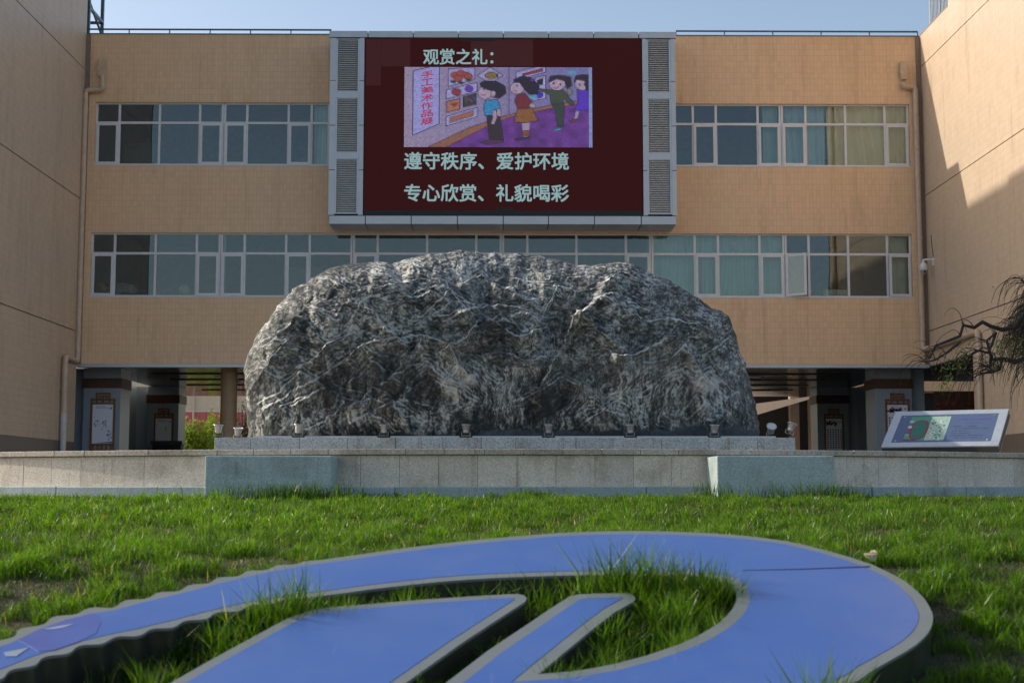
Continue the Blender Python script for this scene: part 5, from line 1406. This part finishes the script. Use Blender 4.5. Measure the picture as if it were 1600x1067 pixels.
slab_px = [(497,950),(530,947),(596,941.5),(662.5,936),(730,931.6),(795,927.6),(808,927.4),(818,929.2),(823,933.5),(821,939),(770,972),(720,1005),(676,1036),(632.7,1067),(560,1120),(480,1178),(330,1190),(100,1190),(120,1160),(265,1067),(330,1030),(400,992),(450,965),(486,953)]
def densify(P_, h):
    out = []
    for (a, c) in zip(P_, P_[1:] + P_[:1]):
        L_ = math.hypot(c[0]-a[0], c[1]-a[1]); n = max(1, int(L_ / h))
        out += [(a[0] + (c[0]-a[0]) * k / n, a[1] + (c[1]-a[1]) * k / n) for k in range(n)]
    return out
def corrugate(P_):
    """the left arm's thin metal edge buckles in waves"""
    P_ = densify(P_, 0.012); n = len(P_); out = []; s = 0
    for i in range(n):
        a, b_, c = P_[i-1], P_[i], P_[(i+1) % n]
        s += math.hypot(b_[0]-a[0], b_[1]-a[1])
        tx, ty = c[0]-a[0], c[1]-a[1]; l = math.hypot(tx, ty) + 1e-9
        k = min(1, max(0, (-0.75 - b_[0]) / 0.35))
        amp = 0.018 * k
        wv = amp * math.sin(s * 2 * PI / 0.155 + 0.6 * math.sin(s * 3.1))
        out.append((b_[0] - ty / l * wv, b_[1] + tx / l * wv))
    return out
def inset(P_, w_):
    n = len(P_); out = []
    A = sum(P_[i][0] * P_[(i+1) % n][1] - P_[(i+1) % n][0] * P_[i][1] for i in range(n)); sg = 1 if A > 0 else -1
    for i in range(n):
        a, b_, c = P_[i-1], P_[i], P_[(i+1) % n]
        u1 = Vector((b_[0]-a[0], b_[1]-a[1])).normalized(); u2 = Vector((c[0]-b_[0], c[1]-b_[1])).normalized()
        n1 = Vector((-u1.y, u1.x)) * sg; n2 = Vector((-u2.y, u2.x)) * sg
        m_ = (n1 + n2); 
        if m_.length < 1e-6: m_ = n1
        m_.normalize(); k = min(2.2, 1 / max(0.2, m_.dot(n1)))
        out.append((b_[0] + m_.x * w_ * k, b_[1] + m_.y * w_ * k))
    return out
# the lie of the plane: across the viewer, upslope, normal
nrm = Vector((0, -SM, 1)).normalized()
def lift(P_, d): return [Vector((x, y, SC + SM * y)) + nrm * d for x, y in P_]
m, nt, b = new_mat('letter blue'); pos = geo_pos(nt)
f = noise(nt, pos, 1.6, 4, 0.55); f2 = noise(nt, pos, 60, 3, 0.7)
c = ramp(nt, f, [(0.3, (0.045, 0.110, 0.355)), (0.7, (0.052, 0.123, 0.375))])
scr = ramp(nt, f2, [(0.0, (1, 1, 1)), (0.70, (1, 1, 1)), (0.82, (1.12, 1.12, 1.08))])
c1 = mixc(nt, 0.6, c, scr, 'MULTIPLY')
dust = math_n(nt, 'MULTIPLY', ramp(nt, noise(nt, pos, 2.7, 8, 0.72, 0.6), [(0.42, (0, 0, 0)), (0.75, (1, 1, 1))]), 0.16)
c1 = mixc(nt, dust, c1, (0.20, 0.24, 0.30))
mp_ = N(nt, 'ShaderNodeMapping'); mp_.inputs['Rotation'].default_value = (0, 0, 0.5); mp_.inputs['Scale'].default_value = (60, 2.2, 2.2); L(nt, pos, mp_.inputs[0])
sc_ = ramp(nt, noise(nt, mp_.outputs[0], 1.0, 3, 0.5), [(0.70, (0, 0, 0)), (0.74, (1, 1, 1))])
c1 = mixc(nt, math_n(nt, 'MULTIPLY', sc_, 0.18), c1, (0.22, 0.27, 0.42))
spk = ramp(nt, noise(nt, pos, 38, 2, 0.5), [(0.73, (0, 0, 0)), (0.76, (1, 1, 1))])
c1 = mixc(nt, math_n(nt, 'MULTIPLY', spk, 0.5), c1, (0.10, 0.09, 0.07))
L(nt, c1, b.inputs['Base Color'])
rr_ = N(nt, 'ShaderNodeMapRange'); rr_.inputs[3].default_value = 0.30; rr_.inputs[4].default_value = 0.42; L(nt, f, rr_.inputs[0]); L(nt, rr_.outputs[0], b.inputs['Roughness'])
b.inputs['Specular IOR Level'].default_value = 0.4
bump(nt, b, noise(nt, pos, 2.2, 2, 0.5), 0.06, 0.05)
M['blue'] = m
M['letter_metal'] = plain('letter edge metal', (0.170, 0.190, 0.186), 0.5, 0.1, var=0.07, scale=5)
M['letter_side'] = plain('letter side metal', (0.14, 0.145, 0.125), 0.30, 0.8, var=0.12, scale=8)
LET_T = 0.24
def letter(name, P_, label, rim, split=None):
    cx = sum(p[0] for p in P_) / len(P_); cy = sum(p[1] for p in P_) / len(P_)
    t = empty(name, (cx, cy, SC + SM * cy), label, 'letter sculpture', 'blue lettering on the lawn')
    top = lift(P_, 0)
    mb = MB().prism(top, nrm * -0.012); mb.build('rim', M['letter_metal'], t)
    # side skirt
    n = len(P_); wi = inset(P_, 0.004); mb = MB(); up = lift(wi, -0.010); dn = lift(wi, -LET_T)
    mb.add(up + dn, [(i, (i+1) % n, n + (i+1) % n, n + i) for i in range(n)], True)
    mb.build('side', M['letter_side'], t)
    return t
sw_base = [plane_pt(*q) for q in swoosh_px]
sw = corrugate(sw_base)
s1 = letter('blue_letter', sw, 'big blue looping letter with a grey rim and a buckled left arm', 0.06)
MB().prism(lift(inset(densify(sw_base, 0.02), 0.058), 0.0015), nrm * -0.010).build('blue_face', M['blue'], s1)
sl_ = [plane_pt(*q) for q in slab_px]
s2 = letter('blue_letter', densify(sl_, 0.03), 'blue slanted slab letter lying inside the loop', 0.06)
MB().prism(lift(inset(sl_, 0.052), 0.0015), nrm * -0.010).build('blue_face', M['blue'], s2)
# worn patches, and a dark strip painted as the shade of a sheet seam
def decal(name, pts, mat, par, d=0.0035):
    MB().prism(lift([plane_pt(*q) for q in pts], d), nrm * -0.002).build(name, mat, par)
decal('seam_shade', [(1160,891.3),(1250,888.7),(1360,884.4),(1354,886.4),(1250,889.9)], plain('gap shade blue', (0.026, 0.045, 0.13), 0.6), s1)
decal('worn_patch', [(28,1000),(60,984),(105,968),(150,959),(158,972),(150,990),(120,1004),(84,1016),(60,1018),(44,1008)], plain('faded violet patch', (0.062, 0.098, 0.33), 0.4), s1, 0.0028)
M['scuff'] = plain('bare scuffed metal', (0.24, 0.29, 0.36), 0.5)
decal('scuff', [(6,1020),(22,1017),(46,1012),(34,1020),(26,1026),(10,1026)], M['scuff'], s1, 0.0042)
decal('scuff', [(66,984),(90,979),(117,975),(100,981),(84,984)], M['scuff'], s1, 0.0044)

# =================================================================== GRASS
def inpoly(x, y, P_):
    ins = np.zeros(x.shape, bool); n = len(P_)
    for i in range(n):
        x1, y1 = P_[i]; x2, y2 = P_[(i+1) % n]
        if y1 == y2: continue
        ins ^= ((y1 > y) != (y2 > y)) & (x < (x2 - x1) * (y - y1) / (y2 - y1) + x1)
    return ins
def ground_z(x, y): return lawn_z(x, y) + 0.018 * fbm(x * 1.6, y * 1.6, 5, 4)
def blades(x, y, h, w, lean, seed, hue):
    r = np.random.default_rng(seed); n = len(x)
    z = ground_z(x, y) - 0.01
    a = r.uniform(0, 2 * PI, n); f = r.uniform(0, 2 * PI, n)
    dx, dy = np.cos(a), np.sin(a); wx, wy = np.cos(f) * w / 2, np.sin(f) * w / 2
    l1, l2 = lean * 0.30, lean
    p = np.empty((n, 5, 3), np.float32)
    p[:, 0] = np.stack([x - wx, y - wy, z], -1); p[:, 1] = np.stack([x + wx, y + wy, z], -1)
    mx, my, mz = x + dx * h * l1, y + dy * h * l1, z + h * 0.58
    p[:, 2] = np.stack([mx - wx * 0.75, my - wy * 0.75, mz], -1); p[:, 3] = np.stack([mx + wx * 0.75, my + wy * 0.75, mz], -1)
    p[:, 4] = np.stack([x + dx * h * l2, y + dy * h * l2, z + h * np.sqrt(np.clip(1 - l2 * l2 * 0.55, 0.15, 1))], -1)
    base = (np.arange(n) * 5)[:, None]
    tri = np.concatenate([base + np.array([[0, 1, 3]]), base + np.array([[0, 3, 2]]), base + np.array([[2, 3, 4]])], 0)
    col = np.empty((n, 5, 3), np.float32)
    c = np.clip(hue, 0, 1)[:, None]
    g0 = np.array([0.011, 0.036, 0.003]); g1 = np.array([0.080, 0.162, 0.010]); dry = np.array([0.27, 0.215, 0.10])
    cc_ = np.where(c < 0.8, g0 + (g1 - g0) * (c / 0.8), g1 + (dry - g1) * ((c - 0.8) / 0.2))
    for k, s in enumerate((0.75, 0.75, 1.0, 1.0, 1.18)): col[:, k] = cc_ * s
    return p.reshape(-1, 3), tri, col.reshape(-1, 3)
R_ = np.random.default_rng(77)
def scatter(n, x0, x1, y0, y1): return R_.uniform(x0, x1, n), R_.uniform(y0, y1, n)
allx, ally = [], []
def in_view(x, y, m_=0.4): return np.abs(x - 0.01 * y) < 0.365 * y + m_
# near bank
x, y = scatter(330000, -4.2, 4.2, 4.6, 9.2); k = in_view(x, y); allx.append(x[k]); ally.append(y[k])
x, y = scatter(330000, -6.6, 6.6, 9.2, 16.75); k = in_view(x, y); allx.append(x[k]); ally.append(y[k])
x, y = scatter(420000, -10.5, 10.5, 3.2, 17.5); k = ~in_view(x, y); allx.append(x[k]); ally.append(y[k])
x = np.concatenate(allx); y = np.concatenate(ally)
clump = fbm(x * 1.1, y * 1.1, 91, 4, 0.6); cl2 = fbm(x * 5, y * 5, 95, 4, 0.6); cl3 = fbm(x * 14, y * 14, 99, 3)
dens = np.clip(0.88 + 0.8 * clump + 1.6 * cl2, 0.62, 1)
keep = R_.uniform(0, 1, len(x)) < dens
arc_front = ARC_Y - np.sqrt(np.clip((ARC_R + 0.11) ** 2 - (x - ARC_X) ** 2, 1, None))
keep &= y < arc_front
for (p0, p1) in ((320, 518), (1120, 1305)):
    xa_, xb_ = at(p0, 740, 16.4).x, at(p1, 740, 16.4).x
    keep &= ~((x > xa_) & (x < xb_) & (y > 16.38))
in_sw = inpoly(x, y, sw_base) | inpoly(x, y, sl_)
keep &= ~in_sw
x, y, clump, cl2, cl3 = x[keep], y[keep], clump[keep], cl2[keep], cl3[keep]
af = arc_front[keep]
n = len(x)
h = 0.031 + 0.024 * clump + 0.105 * cl2 + 0.045 * cl3 + R_.exponential(0.012, n)
# uncut strips: along the wall and inside the letters
nearw = np.clip(1 - (af - y) / 0.5, 0, 1); h += 0.075 * nearw * np.clip(0.25 + 1.6 * fbm(x * 2.2, y * 2.2, 121, 3), 0, 1.3)
hole = [plane_pt(*q) for q in ([(993,935)] + bar_right + tip + hole_low + hole_up[:29] + [(205,1010),(265,1067)] + slab_px[23:] + slab_px[0:9])]
inh = inpoly(x, y, hole); h += inh * (0.115 + 0.08 * np.clip(cl2 + 0.2, 0, 1))
gapz = inpoly(x, y, [plane_pt(*q) for q in [(823,934),(889,931),(862,949),(695,1067),(600,1150),(560,1120),(632,1067),(770,972)]]); h += gapz * 0.09
h = np.clip(h, 0.026, 0.26)
w = np.clip(R_.normal(0.0046, 0.0012, n), 0.0025, 0.008) * np.where(in_view(x, y), 1.0, 1.7) * (1 + 0.5 * (y > 10)) * np.clip(h / 0.07, 0.75, 1.3)
lean = np.clip(R_.normal(0.45, 0.25, n), 0.02, 1.05)
hue = np.clip(0.32 + 1.0 * cl2 + 0.4 * clump + 0.3 * cl3 + R_.normal(0, 0.16, n), 0, 0.8)
dryk = R_.uniform(0, 1, n) < np.clip(0.08 - 0.25 * clump - 0.30 * cl2, 0.02, 0.45); hue = np.where(dryk, R_.uniform(0.84, 1.0, n), hue)
xt, yt_ = [], []
for (n_, x0_, x1_, y0_, y1_) in ((45000, -4.0, 4.0, 4.8, 9.2), (32000, -6.4, 6.4, 9.2, 16.7)):
    q1, q2 = scatter(n_, x0_, x1_, y0_, y1_); k = in_view(q1, q2) & ~(inpoly(q1, q2, sw_base) | inpoly(q1, q2, sl_)) & (q2 < ARC_Y - np.sqrt((ARC_R + 0.11) ** 2 - (q1 - ARC_X) ** 2))
    xt.append(q1[k]); yt_.append(q2[k])
xt = np.concatenate(xt); yt_ = np.concatenate(yt_); nt_ = len(xt)
x = np.concatenate([x, xt]); y = np.concatenate([y, yt_]); h = np.concatenate([h, R_.uniform(0.010, 0.030, nt_)]); w = np.concatenate([w, np.full(nt_, 0.005)])
lean = np.concatenate([lean, R_.uniform(0.7, 1.2, nt_)]); hue = np.concatenate([hue, np.where(R_.uniform(0, 1, nt_) < 0.5, R_.uniform(0.85, 1.0, nt_), R_.uniform(0.1, 0.6, nt_))])
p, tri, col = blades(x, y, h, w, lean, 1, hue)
m, nt, b = new_mat('grass blades'); out = nt.nodes['Material Output']
a = N(nt, 'ShaderNodeAttribute'); a.attribute_name = 'col'
L(nt, a.outputs['Color'], b.inputs['Base Color']); b.inputs['Roughness'].default_value = 0.36; b.inputs['Specular IOR Level'].default_value = 0.45
tr = N(nt, 'ShaderNodeBsdfTranslucent'); L(nt, mixc(nt, 1.0, a.outputs['Color'], (2.0, 2.05, 0.7), 'MULTIPLY'), tr.inputs[0])
mx = N(nt, 'ShaderNodeMixShader'); mx.inputs[0].default_value = 0.5
L(nt, b.outputs[0], mx.inputs[1]); L(nt, tr.outputs[0], mx.inputs[2]); L(nt, mx.outputs[0], out.inputs['Surface'])
M['grass'] = m
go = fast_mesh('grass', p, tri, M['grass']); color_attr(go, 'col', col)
tag(go, 'short spring lawn grass covering the bank', 'grass', kind='stuff')
# long tufts standing up through and beside the letters
tx_, ty_, th_, tw2 = [], [], [], []
def tuft(px, py, n, spread, hmin, hmax, w0=0.007):
    c = plane_pt(px, py)
    tx_.extend(R_.normal(c[0], spread, n)); ty_.extend(R_.normal(c[1], spread * 0.6, n)); th_.extend(R_.uniform(hmin, hmax, n)); tw2.extend(np.full(n, w0))
for (px, n, hm, sp_) in ((350, 60, 0.26, 0.10), (395, 90, 0.32, 0.09), (430, 170, 0.38, 0.08), (462, 190, 0.42, 0.06), (510, 50, 0.28, 0.08), (575, 40, 0.26, 0.1), (640, 40, 0.27, 0.1), (720, 50, 0.27, 0.12), (800, 60, 0.28, 0.12),
                        (870, 70, 0.30, 0.1), (930, 90, 0.34, 0.09), (962, 190, 0.46, 0.07), (1000, 200, 0.44, 0.08), (1040, 210, 0.40, 0.08), (1080, 210, 0.38, 0.07), (1110, 200, 0.38, 0.06), (1130, 120, 0.32, 0.045)):
    yy = np.interp(px, [331, 397, 464, 530, 629, 729, 828, 927, 1060, 1124], [968, 952, 942, 934, 921, 912, 907, 905, 908, 918])
    tuft(px, yy + 6, n, sp_, 0.14, hm)
for px, py in ((1100, 965), (1120, 950), (1060, 975), (1020, 1000), (980, 1015)): tuft(px, py, 60, 0.07, 0.12, 0.24)
for px, py, n, hm in ((1292, 1114, 70, 0.44), (1278, 1122, 60, 0.50), (1310, 1107, 50, 0.38), (1262, 1130, 40, 0.40)): tuft(px, py, n, 0.04, 0.18, hm, 0.013)
tx_, ty_, th_, tw2 = map(np.array, (tx_, ty_, th_, tw2))
ok = ~(inpoly(tx_, ty_, sw_base) | inpoly(tx_, ty_, sl_)); tx_, ty_, th_, tw2 = tx_[ok], ty_[ok], th_[ok], tw2[ok]
# tufts next to the granite blocks
bx_ = np.concatenate([R_.normal(at(480, 740, 16.3).x, 0.28, 500), R_.normal(at(400, 740, 16.3).x, 0.35, 260), R_.normal(at(1290, 740, 16.3).x, 0.2, 260), R_.normal(at(1110, 740, 16.3).x, 0.15, 120), R_.normal(at(1230, 740, 16.3).x, 0.3, 160)])
by_ = R_.normal(16.22, 0.08, len(bx_)); bh_ = R_.uniform(0.10, 0.27, len(bx_))
okb = by_ < 16.36
tx_ = np.concatenate([tx_, bx_[okb]]); ty_ = np.concatenate([ty_, by_[okb]]); th_ = np.concatenate([th_, bh_[okb]]); tw2 = np.concatenate([tw2, np.full(okb.sum(), 0.008)])
hue = np.clip(R_.normal(0.42, 0.2, len(tx_)), 0, 0.8); hue = np.where(R_.uniform(0, 1, len(tx_)) < 0.03, 0.95, hue)
p, tri, col = blades(tx_, ty_, th_, tw2, np.clip(R_.normal(0.35, 0.2, len(tx_)), 0.02, 0.9), 2, hue)
g2 = fast_mesh('tall_grass', p, tri, M['grass']); color_attr(g2, 'col', col)
tag(g2, 'long uncut grass tufts beside the blue letters and stone blocks', 'grass', kind='stuff')
# one pale dry leaf right of the loop
def ground_hit(px, py, up=0.0):
    r = ray(px, py); lo, hi = 3.0, 17.0
    for _ in range(50):
        mid = (lo + hi) / 2
        q = r * (mid / r.y)
        if q.z > float(ground_z(np.array([q.x]), np.array([q.y]))[0]) + up: lo = mid
        else: hi = mid
    return r * (lo / r.y)
lc = ground_hit(1361, 867, 0.06)
mb = MB(); pts = [(0.036 * math.cos(q), 0.03 * math.sin(q) * (1 + 0.3 * math.sin(3 * q)), 0.008 * math.cos(2 * q)) for q in np.linspace(0, 2 * PI, 14)[:-1]]
Rm = Matrix.Rotation(0.9, 3, 'X') @ Matrix.Rotation(0.4, 3, 'Z')
mb.prism([lc + Rm @ Vector(q) for q in pts], Rm @ Vector((0, 0, -0.002)))
tag(mb.build('dry_leaf', plain('dry leaf', (0.52, 0.42, 0.26), 0.8, var=0.2, scale=60)), 'pale dry leaf lying in the grass right of the blue loop', 'leaf')
bpy.context.view_layer.update()
